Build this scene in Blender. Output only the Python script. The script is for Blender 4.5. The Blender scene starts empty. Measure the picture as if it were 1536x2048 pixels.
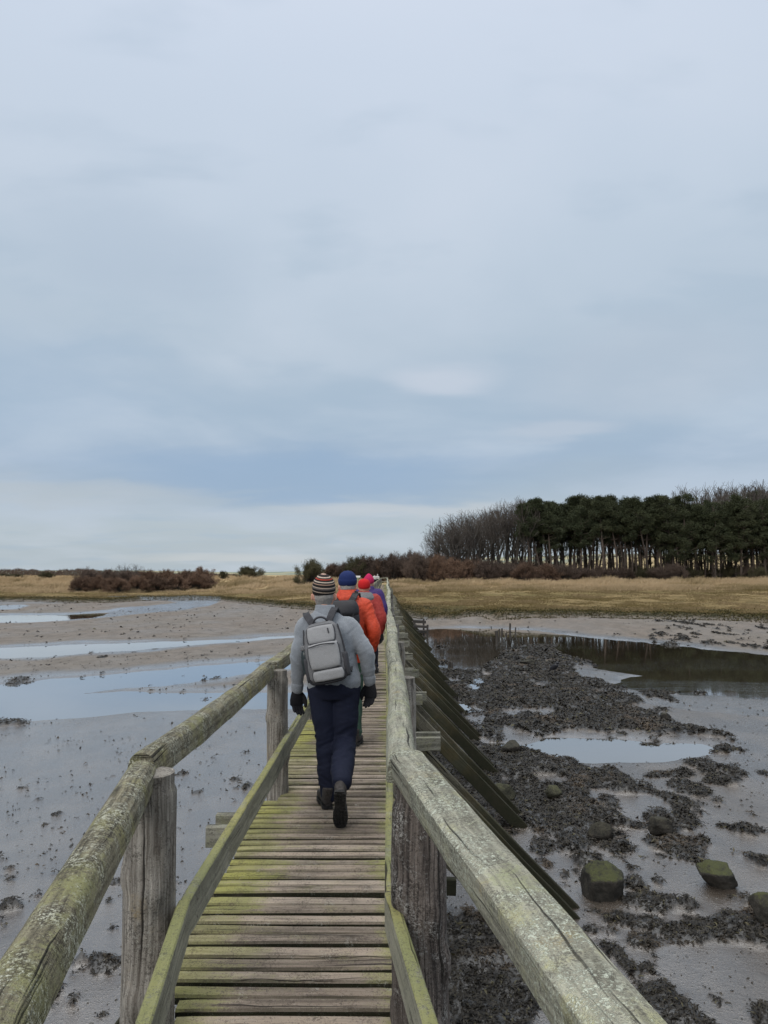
import bpy, bmesh, math, random
import numpy as np
from mathutils import Vector, Matrix, Euler
R=math.radians; PI=math.pi
random.seed(7); RNG=np.random.default_rng(11)
S=bpy.context.scene; COL=S.collection

# ---------------------------------------------------------------- camera
PITCH=R(4.95); F=1420.0; CZ=1.68
cd=bpy.data.cameras.new('camera'); cam=bpy.data.objects.new('camera',cd); COL.objects.link(cam)
cam.location=(0,0,CZ); cam.rotation_euler=(PI/2+PITCH,0,0)
cd.sensor_fit='VERTICAL'; cd.sensor_height=36; cd.lens=F/2048*36; cd.clip_start=0.05; cd.clip_end=6000
S.camera=cam

# ---------------------------------------------------------------- node helper
class NT:
    def __init__(s,tree): s.t=tree; s.n=tree.nodes; s.l=tree.links
    def new(s,typ,**k):
        n=s.n.new(typ)
        for a,v in k.items(): setattr(n,a,v)
        return n
    def put(s,sock,v):
        if hasattr(v,'is_output') or isinstance(v,bpy.types.NodeSocket): s.l.new(v,sock)
        elif isinstance(v,(tuple,list)):
            v=tuple(v)
            if len(sock.default_value)==4 and len(v)==3: v=v+(1,)
            sock.default_value=v
        elif sock.type=='RGBA': sock.default_value=(v,v,v,1)
        else: sock.default_value=v
    def math(s,op,a,b=0.0,c=None,clamp=False):
        n=s.new('ShaderNodeMath',operation=op,use_clamp=clamp); s.put(n.inputs[0],a); s.put(n.inputs[1],b)
        if c is not None: s.put(n.inputs[2],c)
        return n.outputs[0]
    def vmath(s,op,a,b=(0,0,0)):
        n=s.new('ShaderNodeVectorMath',operation=op); s.put(n.inputs[0],a); s.put(n.inputs[1],b); return n.outputs[0]
    def mix(s,f,a,b,mode='MIX'):
        n=s.new('ShaderNodeMix',data_type='RGBA',blend_type=mode); s.put(n.inputs[0],f); s.put(n.inputs[6],a); s.put(n.inputs[7],b); return n.outputs[2]
    def noise(s,v,scale,detail=4,rough=.55,dist=0.0,out=0):
        n=s.new('ShaderNodeTexNoise'); s.put(n.inputs['Vector'],v); s.put(n.inputs['Scale'],scale); n.inputs['Detail'].default_value=detail
        n.inputs['Roughness'].default_value=rough; n.inputs['Distortion'].default_value=dist; return n.outputs[out]
    def vor(s,v,scale,feature='F1',out='Distance'):
        n=s.new('ShaderNodeTexVoronoi',feature=feature); s.put(n.inputs['Vector'],v); s.put(n.inputs['Scale'],scale); return n.outputs[out]
    def ss(s,x,lo,hi,a=0.0,b=1.0):
        n=s.new('ShaderNodeMapRange',interpolation_type='SMOOTHSTEP'); s.put(n.inputs[0],x); s.put(n.inputs[1],lo); s.put(n.inputs[2],hi); s.put(n.inputs[3],a); s.put(n.inputs[4],b); return n.outputs[0]
    def lin(s,x,lo,hi,a=0.0,b=1.0):
        n=s.new('ShaderNodeMapRange'); s.put(n.inputs[0],x); s.put(n.inputs[1],lo); s.put(n.inputs[2],hi); s.put(n.inputs[3],a); s.put(n.inputs[4],b); return n.outputs[0]
    def sep(s,v):
        n=s.new('ShaderNodeSeparateXYZ'); s.put(n.inputs[0],v); return n.outputs
    def comb(s,x,y,z=0.0):
        n=s.new('ShaderNodeCombineXYZ'); s.put(n.inputs[0],x); s.put(n.inputs[1],y); s.put(n.inputs[2],z); return n.outputs[0]
    def attr(s,name,out='Fac'):
        return s.new('ShaderNodeAttribute',attribute_name=name).outputs[out]
    def bump(s,h,strength=.5,dist=.01):
        n=s.new('ShaderNodeBump'); s.put(n.inputs['Height'],h); s.put(n.inputs['Strength'],strength); n.inputs['Distance'].default_value=dist; return n.outputs[0]
def mat(name):
    m=bpy.data.materials.new(name); m.use_nodes=True; t=m.node_tree; t.nodes.clear(); N=NT(t)
    o=t.nodes.new('ShaderNodeOutputMaterial'); p=t.nodes.new('ShaderNodeBsdfPrincipled'); t.links.new(p.outputs[0],o.inputs[0])
    N.p=p; N.out=o; N.m=m
    N.obj=lambda: N.new('ShaderNodeTexCoord').outputs['Object']
    N.gen=lambda: N.new('ShaderNodeTexCoord').outputs['Generated']
    N.uv=lambda: N.new('ShaderNodeTexCoord').outputs['UV']
    N.pos=lambda: N.new('ShaderNodeNewGeometry').outputs['Position']
    N.rnd=lambda: N.new('ShaderNodeObjectInfo').outputs['Random']
    def fin(col,rough=.8,normal=None,spec=.5):
        N.put(p.inputs['Base Color'],col); N.put(p.inputs['Roughness'],rough); N.put(p.inputs['Specular IOR Level'],spec)
        if normal is not None: N.put(p.inputs['Normal'],normal)
        return m
    N.fin=fin
    return N

# ---------------------------------------------------------------- world: overcast sky
SUN_EL,SUN_AZ=R(32),R(-150)   # weak sun behind cloud, behind and left of the camera
w=bpy.data.worlds.new('World'); S.world=w; w.use_nodes=True; w.node_tree.nodes.clear(); N=NT(w.node_tree)
sky=N.new('ShaderNodeTexSky',sky_type='NISHITA'); sky.sun_disc=False; sky.sun_elevation=SUN_EL; sky.sun_rotation=SUN_AZ; sky.air_density=1.2; sky.dust_density=2
d=N.vmath('NORMALIZE',N.new('ShaderNodeTexCoord').outputs['Generated']); dx,dy,dz=N.sep(d)
el=N.math('MULTIPLY',N.math('ARCSINE',dz),180/PI); az=N.math('MULTIPLY',N.math('ARCTAN2',dx,dy),180/PI)
zz=N.math('ADD',N.math('MAXIMUM',dz,0.0),.16)
pl=N.comb(N.math('DIVIDE',dx,zz),N.math('DIVIDE',dy,zz),0)
n1=N.noise(pl,.95,5,.5,.25); n2=N.noise(N.vmath('MULTIPLY',pl,(1,1.8,1)),2.0,4,.5,.2)
cr=N.new('ShaderNodeValToRGB'); N.put(cr.inputs[0],N.math('DIVIDE',N.math('ADD',el,N.math('MULTIPLY',N.math('SUBTRACT',n1,.5),9.0)),60.0,clamp=True))
def lin3(r,g,b):
    f=lambda c:(c/255/12.92 if c<=10 else ((c/255+.055)/1.055)**2.4)
    return (f(r),f(g),f(b),1)
stops=[(0,lin3(178,190,198)),(.055,lin3(180,193,203)),(.11,lin3(166,183,200)),(.15,lin3(160,180,202)),(.2,lin3(168,187,206)),(.3,lin3(183,198,213)),(.42,lin3(192,206,221)),(.6,lin3(204,216,232)),(.75,lin3(214,224,240)),(.82,lin3(226,230,234)),(1,lin3(240,240,238))]
e=cr.color_ramp.elements
while len(e)<len(stops): e.new(.5)
for i,(p_,c_) in enumerate(stops): e[i].position=p_; e[i].color=c_
col=cr.outputs[0]
def blob(a0,e0,aw,ew,wob=5.0):
    da=N.math('DIVIDE',N.math('ADD',N.math('SUBTRACT',az,a0),N.math('MULTIPLY',N.math('SUBTRACT',n1,.5),wob*2)),aw)
    de=N.math('DIVIDE',N.math('ADD',N.math('SUBTRACT',el,e0),N.math('MULTIPLY',N.math('SUBTRACT',n2,.5),wob*.9)),ew)
    r=N.math('SQRT',N.math('ADD',N.math('MULTIPLY',da,da),N.math('MULTIPLY',de,de)))
    return N.ss(r,0.25,1.0,1.0,0.0)
col=N.mix(N.math('MULTIPLY',N.ss(n1,.42,.68),.32),col,lin3(214,222,234))
col=N.mix(N.math('MULTIPLY',N.ss(N.math('ADD',N.math('MULTIPLY',n2,.6),N.math('MULTIPLY',n1,.4)),.49,.36),.35),col,lin3(166,186,205))
# cloud bands where they hang
col=N.mix(N.math('MULTIPLY',blob(-7,7.7,24,3.4),.8),col,lin3(149,174,202))
col=N.mix(N.math('MULTIPLY',blob(-28,13,16,6,8),.35),col,lin3(162,184,208))
col=N.mix(N.math('MULTIPLY',blob(4.5,15.6,6,2.0,3),.6),col,lin3(205,212,224))
col=N.mix(N.math('MULTIPLY',blob(14,11.2,6,1.2,3),.45),col,lin3(198,205,216))
col=N.mix(N.math('MULTIPLY',blob(20,15,14,5),.4),col,lin3(187,197,210))
col=N.mix(N.math('MULTIPLY',blob(-20,24,13,5,9),.25),col,lin3(165,182,202))
col=N.mix(N.math('MULTIPLY',blob(-24,6.0,16,1.4,3),.55),col,lin3(184,193,201))
col=N.mix(N.math('MULTIPLY',blob(2,5.1,16,.8,2.2),.6),col,lin3(196,202,208))
col=N.mix(N.math('MULTIPLY',blob(-12,1.2,12,.5,1.0),.5),col,lin3(205,208,208))
gain=N.lin(el,43,80,1.04,5.0)
bg1=N.new('ShaderNodeBackground'); N.put(bg1.inputs[0],sky.outputs[0]); bg1.inputs[1].default_value=.08
bg2=N.new('ShaderNodeBackground'); N.put(bg2.inputs[0],col); N.put(bg2.inputs[1],gain)
mx=N.new('ShaderNodeMixShader'); mx.inputs[0].default_value=.93; N.l.new(bg1.outputs[0],mx.inputs[1]); N.l.new(bg2.outputs[0],mx.inputs[2])
wo=N.new('ShaderNodeOutputWorld'); N.l.new(mx.outputs[0],wo.inputs[0])
sd=bpy.data.lights.new('sun','SUN'); sd.energy=1.5; sd.angle=R(20); sd.color=(1,.95,.88)
so=bpy.data.objects.new('sun',sd); COL.objects.link(so)
sv=Vector((math.sin(SUN_AZ)*math.cos(SUN_EL),math.cos(SUN_AZ)*math.cos(SUN_EL),math.sin(SUN_EL)))
so.rotation_euler=sv.to_track_quat('Z','Y').to_euler()
S.view_settings.view_transform='Standard'; S.view_settings.look='None'; S.view_settings.exposure=0.0; S.view_settings.gamma=1

# ---------------------------------------------------------------- helpers
def at(px,py,Z):
    u=(px-768)/F; v=-(py-1024)/F
    dx=u; dy=math.cos(PITCH)-v*math.sin(PITCH); dz=math.sin(PITCH)+v*math.cos(PITCH)
    t=(Z-CZ)/dz
    return (dx*t,dy*t)
def colX(px,Y,Z=0.0):
    D=Y*math.cos(PITCH)+(Z-CZ)*math.sin(PITCH)
    return (px-768)/F*D
def _h(ix,iy,iz,s):
    n=(ix.astype(np.int64)*73856093)^(iy.astype(np.int64)*19349663)^(iz.astype(np.int64)*83492791)^(s*2654435761)
    n=(n^(n>>13))*1274126177; n=n&0x7fffffff; n=(n^(n>>16))*69069; n=n&0x7fffffff
    return (n&0xffffff)/float(0xffffff)
def vnoise(x,y,z=0.0,s=0):
    x=np.asarray(x,float); y=np.asarray(y,float)+0*x; z=np.asarray(z,float)+0*x
    x0=np.floor(x);y0=np.floor(y);z0=np.floor(z); fx=x-x0;fy=y-y0;fz=z-z0
    fx=fx*fx*(3-2*fx);fy=fy*fy*(3-2*fy);fz=fz*fz*(3-2*fz)
    r=0
    for i in (0,1):
        for j in (0,1):
            for k in (0,1):
                r=r+_h(x0+i,y0+j,z0+k,s)*(fx if i else 1-fx)*(fy if j else 1-fy)*(fz if k else 1-fz)
    return r*2-1
def fbm(x,y,z=0.0,o=4,s=0):
    r=0;a=1;t=0
    for i in range(o):
        r=r+a*vnoise(np.asarray(x)*2**i,np.asarray(y)*2**i,np.asarray(z)*2**i,s+i*17); t+=a; a*=.5
    return r/t
def sstep(x,a,b):
    t=np.clip((np.asarray(x)-a)/(b-a),0,1); return t*t*(3-2*t)

def link(o,parent=None):
    COL.objects.link(o)
    if parent is not None: o.parent=parent
    return o
def mesh_np(name,V,Fq,m=None,parent=None,uv=None,attrs=None,smooth=False,nf=4,mats=None,fm=None):
    """V (n,3); Fq (k,nf) int or list of mixed faces"""
    me=bpy.data.meshes.new(name)
    V=np.asarray(V,np.float32)
    if isinstance(Fq,list):
        me.from_pydata(V.tolist(),[],Fq)
    else:
        Fq=np.asarray(Fq,np.int32); nf=Fq.shape[1]; k=len(Fq)
        me.vertices.add(len(V)); me.vertices.foreach_set('co',V.ravel())
        me.loops.add(k*nf); me.loops.foreach_set('vertex_index',Fq.ravel())
        me.polygons.add(k); me.polygons.foreach_set('loop_start',np.arange(k,dtype=np.int32)*nf); me.polygons.foreach_set('loop_total',np.full(k,nf,np.int32))
        me.update(calc_edges=True)
    if uv is not None:
        l=me.uv_layers.new(name='UVMap'); vi=np.zeros(len(me.loops),np.int32); me.loops.foreach_get('vertex_index',vi)
        uv=np.asarray(uv,np.float32)
        l.data.foreach_set('uv',(uv[vi] if len(uv)==len(V) else uv).ravel())
    if attrs:
        for a,v in attrs.items():
            at_=me.attributes.new(a,'FLOAT','POINT'); at_.data.foreach_set('value',np.asarray(v,np.float32))
    if smooth: me.polygons.foreach_set('use_smooth',np.ones(len(me.polygons),bool))
    if mats:
        for q in mats: me.materials.append(q)
        if fm is not None: me.polygons.foreach_set('material_index',np.asarray(fm,np.int32))
    elif m: me.materials.append(m)
    me.validate(); me.update()
    o=bpy.data.objects.new(name,me)
    return link(o,parent)
def tag(o,label=None,cat=None,group=None,kind=None):
    if label: o['label']=label
    if cat: o['category']=cat
    if group: o['group']=group
    if kind: o['kind']=kind
    return o
def empty(name,loc,label,cat,group=None,rz=0):
    o=bpy.data.objects.new(name,None); COL.objects.link(o); o.location=loc; o.rotation_euler=(0,0,rz); o.empty_display_size=.2
    return tag(o,label,cat,group)
class Acc:
    """collects quads/tris with uv"""
    def __init__(s): s.V=[];s.F=[];s.U=[];s.n=0
    def add(s,V,Fs,U=None):
        V=np.asarray(V,float); s.V.append(V); s.F+= [tuple(int(i)+s.n for i in f) for f in Fs]
        s.U.append(np.asarray(U,float) if U is not None else np.zeros((len(V),2))); s.n+=len(V)
    def build(s,name,m,parent=None,smooth=False):
        return mesh_np(name,np.concatenate(s.V),s.F,m,parent,uv=np.concatenate(s.U),smooth=smooth)
def frame_of(dv,up=(0,0,1)):
    d=Vector(dv).normalized(); u=Vector(up)
    if abs(d.dot(u))>.98: u=Vector((0,1,0))
    x=d.cross(u).normalized(); y=x.cross(d).normalized()
    return np.array(x),np.array(y),np.array(d)
def beam(acc,p0,p1,w,h,seg=1,prof='box',wob=0.0,wobf=6,roll=0,up=(0,0,1),taper=1,crown=0,uvo=None,bev=.012,sag=0,rough=None):
    """timber from p0 to p1, w across, h along 'up'. p = centre line"""
    p0=np.array(p0,float);p1=np.array(p1,float); x,y,dv=frame_of(p1-p0,up); L=np.linalg.norm(p1-p0)
    if roll:
        c,s_=math.cos(roll),math.sin(roll); x,y=x*c+y*s_,-x*s_+y*c
    if prof=='box':
        b=min(bev,w*.3,h*.3); P=[(-w/2+b,-h/2),(w/2-b,-h/2),(w/2,-h/2+b),(w/2,h/2-b),(w/2-b,h/2),(-w/2+b,h/2),(-w/2,h/2-b),(-w/2,-h/2+b)]
    elif prof=='round':
        P=[(w/2*math.cos(a),h/2*math.sin(a)) for a in np.linspace(0,2*PI,20,endpoint=False)]
    elif prof=='half':   # half-round log, flat face down
        P=[(w/2*math.copysign(abs(math.cos(a))**.8,math.cos(a)),-h/2+h*math.copysign(abs(math.sin(a))**.55,math.sin(a))) for a in np.linspace(0,PI,15)]+[(-w*.3,-h*.52),(w*.3,-h*.52)]
    elif prof=='worn':
        P=[]
        for a in np.linspace(0,2*PI,26,endpoint=False):
            ca,sa=math.cos(a),math.sin(a); k=(abs(ca)**8+abs(sa)**8)**(-1/8); P.append((w/2*ca*k,h/2*sa*k))
    P=np.array(P); n=len(P); seg=max(1,seg)
    if uvo is None: uvo=(random.uniform(0,40),random.uniform(0,40))
    per=np.concatenate([[0],np.cumsum(np.linalg.norm(np.roll(P,-1,0)-P,axis=1))]) # n+1 (closing vert duplicated)
    P2=np.vstack([P,P[:1]]); V=[];U=[]
    so_=random.uniform(0,99)
    ts=np.linspace(0,1,seg+1)
    for i,t in enumerate(ts):
        sc=1+(taper-1)*t
        if seg>3:
            e_=min(t,1-t)*L
            if e_<.02: sc*=.93+.07*e_/.02
        c=p0+(p1-p0)*t-np.array([0,0,1])*sag*4*t*(1-t)
        Q=P2*sc
        if wob:
            k=1+wob*fbm(Q[:,0]/w*1.3+so_,Q[:,1]/h*1.3,t*L*wobf*.5+so_,3,3)
            k[-1]=k[0]; Q=Q*k[:,None]
            c=c+x*wob*w*.5*float(vnoise(t*L*1.1+so_,.3))+y*wob*h*.4*float(vnoise(t*L*1.1,so_+.7))
        if crown: c=c+y*crown*math.sin(PI*t)
        V.append(c+Q[:,:1]*x+Q[:,1:]*y); U.append(np.stack([np.full(n+1,t*L+uvo[0]),per+uvo[1]],1))
    V=np.concatenate(V);U=np.concatenate(U);Fs=[]
    m_=n+1
    for i in range(seg):
        for j in range(n): Fs.append((i*m_+j,i*m_+j+1,(i+1)*m_+j+1,(i+1)*m_+j))
    nb=len(V)
    for e_,rev in ((0,True),(seg,False)):
        ring=V[e_*m_:e_*m_+n]; cc=ring.mean(0)
        V=np.vstack([V,ring,cc[None]]); U=np.vstack([U,np.stack([uvo[0]+(ring-cc)@x*3,uvo[1]+(ring-cc)@y*3],1),[uvo]])
        b0=nb; c0=nb+n
        for j in range(n):
            a,b=b0+j,b0+(j+1)%n
            Fs.append((c0,b,a) if rev else (c0,a,b))
        nb+=n+1
    acc.add(V,Fs,U)
# ---------------------------------------------------------------- terrain data
MUD=-2.2; WL=-2.235
def up(poly,Z=MUD): return np.array([at(x,y,Z) for x,y in poly])
def sdf_poly(P,X,Y):
    """signed distance, positive inside"""
    n=len(P); dm=np.full(X.shape,1e9); ins=np.zeros(X.shape,bool)
    for i in range(n):
        ax,ay=P[i]; bx,by=P[(i+1)%n]; ex_,ey=bx-ax,by-ay
        t=np.clip(((X-ax)*ex_+(Y-ay)*ey)/(ex_*ex_+ey*ey+1e-12),0,1)
        dm=np.minimum(dm,(X-ax-t*ex_)**2+(Y-ay-t*ey)**2)
        c=((ay>Y)!=(by>Y))&(X<(bx-ax)*(Y-ay)/(by-ay+1e-12)+ax); ins^=c
    return np.where(ins,1,-1)*np.sqrt(dm)
WATER=[
 [(-160,1370),(0,1369),(120,1355),(330,1338),(530,1320),(680,1308),(680,1325),(530,1340),(300,1372),(170,1384),(100,1389),(200,1389),(420,1384),(680,1380),(720,1415),(540,1412),(420,1417),(300,1420),(120,1428),(0,1436),(-160,1440)],
 [(-160,1300),(0,1296),(150,1288),(350,1282),(590,1270),(740,1265),(740,1269),(590,1276),(420,1286),(200,1305),(60,1314),(-160,1320)],
 [(-160,1230),(60,1229),(140,1228),(215,1224),(190,1234),(80,1243),(-160,1249)],
 [(800,1258),(870,1256),(980,1255),(1060,1261),(1150,1271),(1250,1281),(1400,1296),(1560,1312),(1700,1322),(1700,1402),(1536,1396),(1400,1387),(1300,1380),(1252,1372),(1244,1358),(1290,1350),(1230,1340),(1190,1330),(1150,1318),(1100,1298),(1060,1288),(1010,1296),(1000,1316),(960,1332),(920,1345),(885,1340),(850,1320),(800,1300)],
 [(985,1482),(1040,1488),(1100,1470),(1200,1474),(1290,1484),(1400,1488),(1425,1497),(1330,1507),(1240,1512),(1150,1511),(1080,1502)],
 [(935,1350),(985,1352),(975,1372),(955,1385),(945,1372)],[(880,1395),(925,1400),(925,1420),(900,1418)],[(860,1240),(865,1238),(868,1240),(864,1244)]]
WETP=[up(p) for p in [[(-160,1229),(60,1228),(140,1227),(250,1219),(350,1212),(330,1210),(200,1209),(330,1204),(450,1204),(440,1212),(350,1223),(200,1237),(80,1245),(-160,1252)],[(-160,1217),(30,1216),(60,1218),(30,1222),(-160,1224)],[(840,1285),(930,1288),(1060,1296),(1010,1330),(930,1370),(960,1410),(880,1400),(840,1330)],[(990,1330),(1300,1346),(1560,1400),(1700,1410),(1700,1450),(1400,1430),(1200,1400)]]]
WATER=[up(p) for p in WATER]
_wb=[(p.min(0)-14,p.max(0)+14) for p in WATER]
def rz1(v): return (v[0]*.4661+820,v[1]*.4661+1230)
def rz2(v): return (v[0]*.375+960,v[1]*.375+1560)
WEED=[ [rz1(p) for p in [(385,150),(480,135),(560,125),(640,122),(600,142),(700,180),(790,200),(800,215),(700,222),(720,270),(830,290),(910,320),(900,340),(960,355),(1010,380),(1000,415),(1060,430),(1110,450),(1190,465),(1150,500),(1075,510),(1060,555),(1000,545),(880,530),(830,540),(740,520),(700,495),(620,510),(560,520),(480,505),(420,500),(350,540),(200,520),(60,420),(40,300),(150,240),(200,225),(280,245),(330,205),(400,190)]],
 [rz1(p) for p in [(-40,430),(200,520),(330,560),(420,560),(480,570),(590,590),(580,610),(690,630),(800,660),(950,700),(860,700),(1000,730),(1090,750),(1160,790),(1180,830),(1130,880),(900,900),(700,900),(500,900),(300,900),(100,800)]],
 [rz2(p) for p in [(-200,0),(100,-20),(720,-20),(980,50),(1190,130),(1080,150),(1190,210),(1150,260),(1050,290),(900,260),(780,230),(790,190),(600,190),(540,200),(700,260),(790,320),(620,310),(590,360),(440,400),(420,330),(380,300),(300,280),(150,160),(-100,60)]],
 [rz2(p) for p in [(-420,720),(-100,700),(60,790),(200,900),(270,1020),(330,1150),(280,1330),(200,1500),(-400,1500)]],
 [rz2(p) for p in [(660,710),(800,720),(960,740),(1110,760),(1250,750),(1330,830),(1290,880),(1110,860),(980,820),(800,790),(680,760)]],
 [rz2(p) for p in [(1110,820),(1250,750),(1300,700),(1480,690),(1620,700),(1700,960),(1536,970),(1460,890),(1310,870),(1330,930),(1200,900)]],
 [rz2(p) for p in [(1130,1000),(1260,940),(1400,950),(1500,1030),(1440,1130),(1300,1150),(1160,1110)]],
 [rz2(p) for p in [(850,1090),(1000,1080),(1090,1150),(1250,1150),(1400,1200),(1536,1200),(1700,1230),(1700,1500),(900,1500),(860,1200)]],
 [rz2(p) for p in [(640,870),(740,880),(780,960),(850,1030),(840,1090),(760,1040),(690,960)]],
]
# small patches: centre px, half width, half height
WE=[(730,360,90,30),(575,445,75,30),(1000,340,110,45),(1110,385,110,70),(1180,335,50,20),(1410,425,100,42),(1300,240,38,15),(1420,260,80,32),(1120,40,90,38),(1290,5,100,18),(845,565,45,38),(910,660,130,50),(1120,675,52,26),(890,858,90,38),(1050,860,50,20),(985,1015,125,50),(330,340,60,35),(340,440,40,22),(320,375,48,22),(1540,560,20,60),(455,515,28,13),(510,488,18,12),(540,525,20,10),(808,465,18,10),(945,538,27,15),(600,805,38,20),(930,945,28,14),(1435,660,35,18)]
WE=[rz2((a,b))+(c*.375,d*.375) for a,b,c,d in WE]
WE+=[rz1((a,b))+(c*.4661,d*.4661) for a,b,c,d in [(1030,342,48,14),(1090,355,30,9),(1120,373,28,7),(1120,328,38,6),(1245,330,32,10),(1300,342,26,8),(1080,408,32,9),(1215,495,50,22),(1320,515,48,18),(1395,510,32,18),(1330,483,40,9),(1355,578,65,12),(1245,645,60,14),(1090,685,68,14),(1170,680,50,12),(1190,735,62,26),(1340,680,90,28),(1400,675,30,22),(1350,715,55,15),(1290,712,40,9),(1520,678,28,14),(128,138,24,10),(185,138,32,10),(128,195,24,13),(880,310,32,14),(800,285,40,10)]]
WE+=[(10,1445,22,12),(42,1441,22,4),(40,1448,14,3),(28,1364,14,6),(48,1358,8,2),(58,1364,6,3),(20,1815,22,8),(230,1764,20,7),(210,1930,34,14),(200,1942,18,10),(158,2002,20,11),(203,1998,20,9),(162,1925,14,6),(115,1981,12,9),(363,1549,12,4),(394,1588,12,5),(470,1561,9,4),(494,1575,10,7),(113,1627,10,3),(45,1574,9,3),(432,1355,8,3),(380,1322,10,2),(205,1317,9,2),(410,1397,6,3)]
rr_=random.Random(5)
for _ in range(170):
    px=rr_.uniform(-60,520); py=1432+rr_.random()**1.3*600; s_=(py-1300)/330*rr_.uniform(.8,3.4); WE.append((px,py,s_*1.6,s_*.8))
for _ in range(60):
    px=rr_.uniform(-60,560); py=rr_.uniform(1288,1400); WE.append((px,py,rr_.uniform(1.5,5),rr_.uniform(.7,1.4)))
for _ in range(70):
    px=rr_.uniform(1000,1536); py=rr_.uniform(1600,1900); s_=rr_.uniform(2,7); WE.append((px,py,s_*1.6,s_*.8))
for _ in range(110):
    px=1300+abs(rr_.gauss(0,1))*150; py=1262+rr_.uniform(-10,26)+(px-1300)*.06; s_=rr_.uniform(1,4.5); WE.append((px,py,s_*1.5,s_*.45))
WEED=[up(p) for p in WEED]
WEe=[]
for a,b,c,d in WE:
    x0,y0=at(a,b,MUD); x1,_=at(a+c,b,MUD); _,y1=at(a,b-d,MUD); _,y2=at(a,b+d,MUD); WEe.append((x0,(y1+y2)/2,max(.02,x1-x0),max(.02,(y1-y2)/2)))
# marsh front edge (pixel columns -> distance)
EC=np.array([(-700,1199),(-200,1203),(0,1206),(150,1209),(230,1208),(300,1204),(420,1203),(500,1212),(560,1219),(620,1224),(700,1228),(780,1229),(870,1232),(1000,1240),(1100,1241),(1180,1239),(1300,1242),(1400,1246),(1536,1249),(1700,1252),(2300,1256)],float)
_e=np.array([at(a,b,MUD+.3) for a,b in EC])
_ea=np.arctan2(_e[:,0],_e[:,1]); _er=_e[:,1]
def edge_y(X,Y):
    a=np.arctan2(X,np.maximum(Y,1)); return np.interp(a,_ea,_er)
def fields(X,Y):
    """water (signed m), weed 0..1"""
    jx=X+.25*fbm(X*.9,Y*.9,0,3,31)*np.clip(Y/14,.25,2.0); jy=Y+.9*fbm(X*.35,Y*.25,3,3,32)*np.clip(Y/25,.1,2.0)
    wt=np.full(X.shape,-9.0)
    for P,(lo,hi) in zip(WATER,_wb):
        m=(X>lo[0])&(X<hi[0])&(Y>lo[1])&(Y<hi[1])
        if m.any(): wt[m]=np.maximum(wt[m],sdf_poly(P,jx[m],jy[m]))
    wd=np.full(X.shape,-3.0)
    j2x=X+.14*fbm(X*2.6,Y*2.6,1,3,33)*np.clip(Y/10,.6,2.0); j2y=Y+.22*fbm(X*2.2,Y*1.6,5,3,34)*np.clip(Y/10,.6,2.4)
    m=(Y<62)&(Y>0)&(X>-2)&(X<32); 
    for P in WEED:
        wd[m]=np.maximum(wd[m],sdf_poly(P,j2x[m],j2y[m]))
    for x0,y0,a,b in WEe:
        q=(np.abs(X-x0)<a*2+.3)&(np.abs(Y-y0)<b*2+.5)
        if q.any():
            e_=np.sqrt(((j2x[q]-x0)/a)**2+((j2y[q]-y0)/b)**2) if a>.25 else np.sqrt(((X[q]-x0)/a)**2+((Y[q]-y0)/b)**2)
            wd[q]=np.maximum(wd[q],(1-e_)*min(a,b))
    return wt,wd
def weedmask(X,Y,wd):
    nz=fbm(X*1.3,Y*.8,2,4,41); gap=sstep(nz,.20,.29)
    return sstep(wd,-.03,.07)*(1-gap*.95)
def land(X,Y):
    ey=edge_y(X,Y); d=Y-ey+1.6*fbm(X*.22,Y*.14,7,3,51)+.6*fbm(X*.9,Y*.6,2,3,52)
    return d
def base_z(X,Y,wt,wd,wm,d):
    right=sstep(X,1,8)
    z=MUD+.035*fbm(X*.35,Y*.22,0,4,61)+.006*fbm(X*4,Y*4,0,3,62)
    z=z+.05*np.clip(-.15-wt,0,1.2)*sstep(Y,14,30)
    z=z+.45*sstep(d,-16,0)*np.where(wt>-1.2,0,1)*sstep(-wt,1.0,4)   # mud bank before the marsh
    z=np.where(wt>-.9,z+(MUD-.10-z)*sstep(wt,-.5,.25),z)
    z=z+wm*(.025+.06*np.clip(fbm(X*2.3,Y*2.0,0,3,71)+.3,0,1)*2.1+.03*fbm(X*9,Y*9,0,2,72))
    # marsh and land behind
    step=.42*sstep(d,-.6,.9)+.05*fbm(X*1.2,Y*.9,0,3,81)*sstep(d,-1,1)
    rise=sstep(d,0,46)*.95+.10*fbm(X*.12,Y*.09,0,4,82)*sstep(d,2,10)
    DS=14*sstep(-X,4,30); dune=sstep(Y,96+DS,124+DS)*(.75+.45*fbm(X*.06+3,Y*.05,0,4,83))+.10*fbm(X*.5,Y*.3,0,3,84)*sstep(Y,88+14*sstep(-X,4,30),100+14*sstep(-X,4,30))-.30*np.exp(-((X+1.5)/2.5)**2)*sstep(Y,111,113)*sstep(Y,119,116)
    hill=sstep(Y,124,150)*sstep(X,4,26)*1.1
    far=sstep(Y,150,420)*1.0
    z=z+step+rise*(sstep(d,0,3))+dune*(d>0)+hill-far*.4
    # low hills on the horizon
    hz=sstep(Y,900,1600)*(5+14*np.clip(fbm(X*.0016+.7,Y*.0009,0,3,85)+.25,0,1)+10*sstep(X,100,500))+24*sstep(Y,260,900)*sstep(X,70,260)
    return z+hz
def ground_z(X,Y):
    wt,wd=fields(X,Y); wm=weedmask(X,Y,wd); return base_z(X,Y,wt,wd,wm,land(X,Y))
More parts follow.
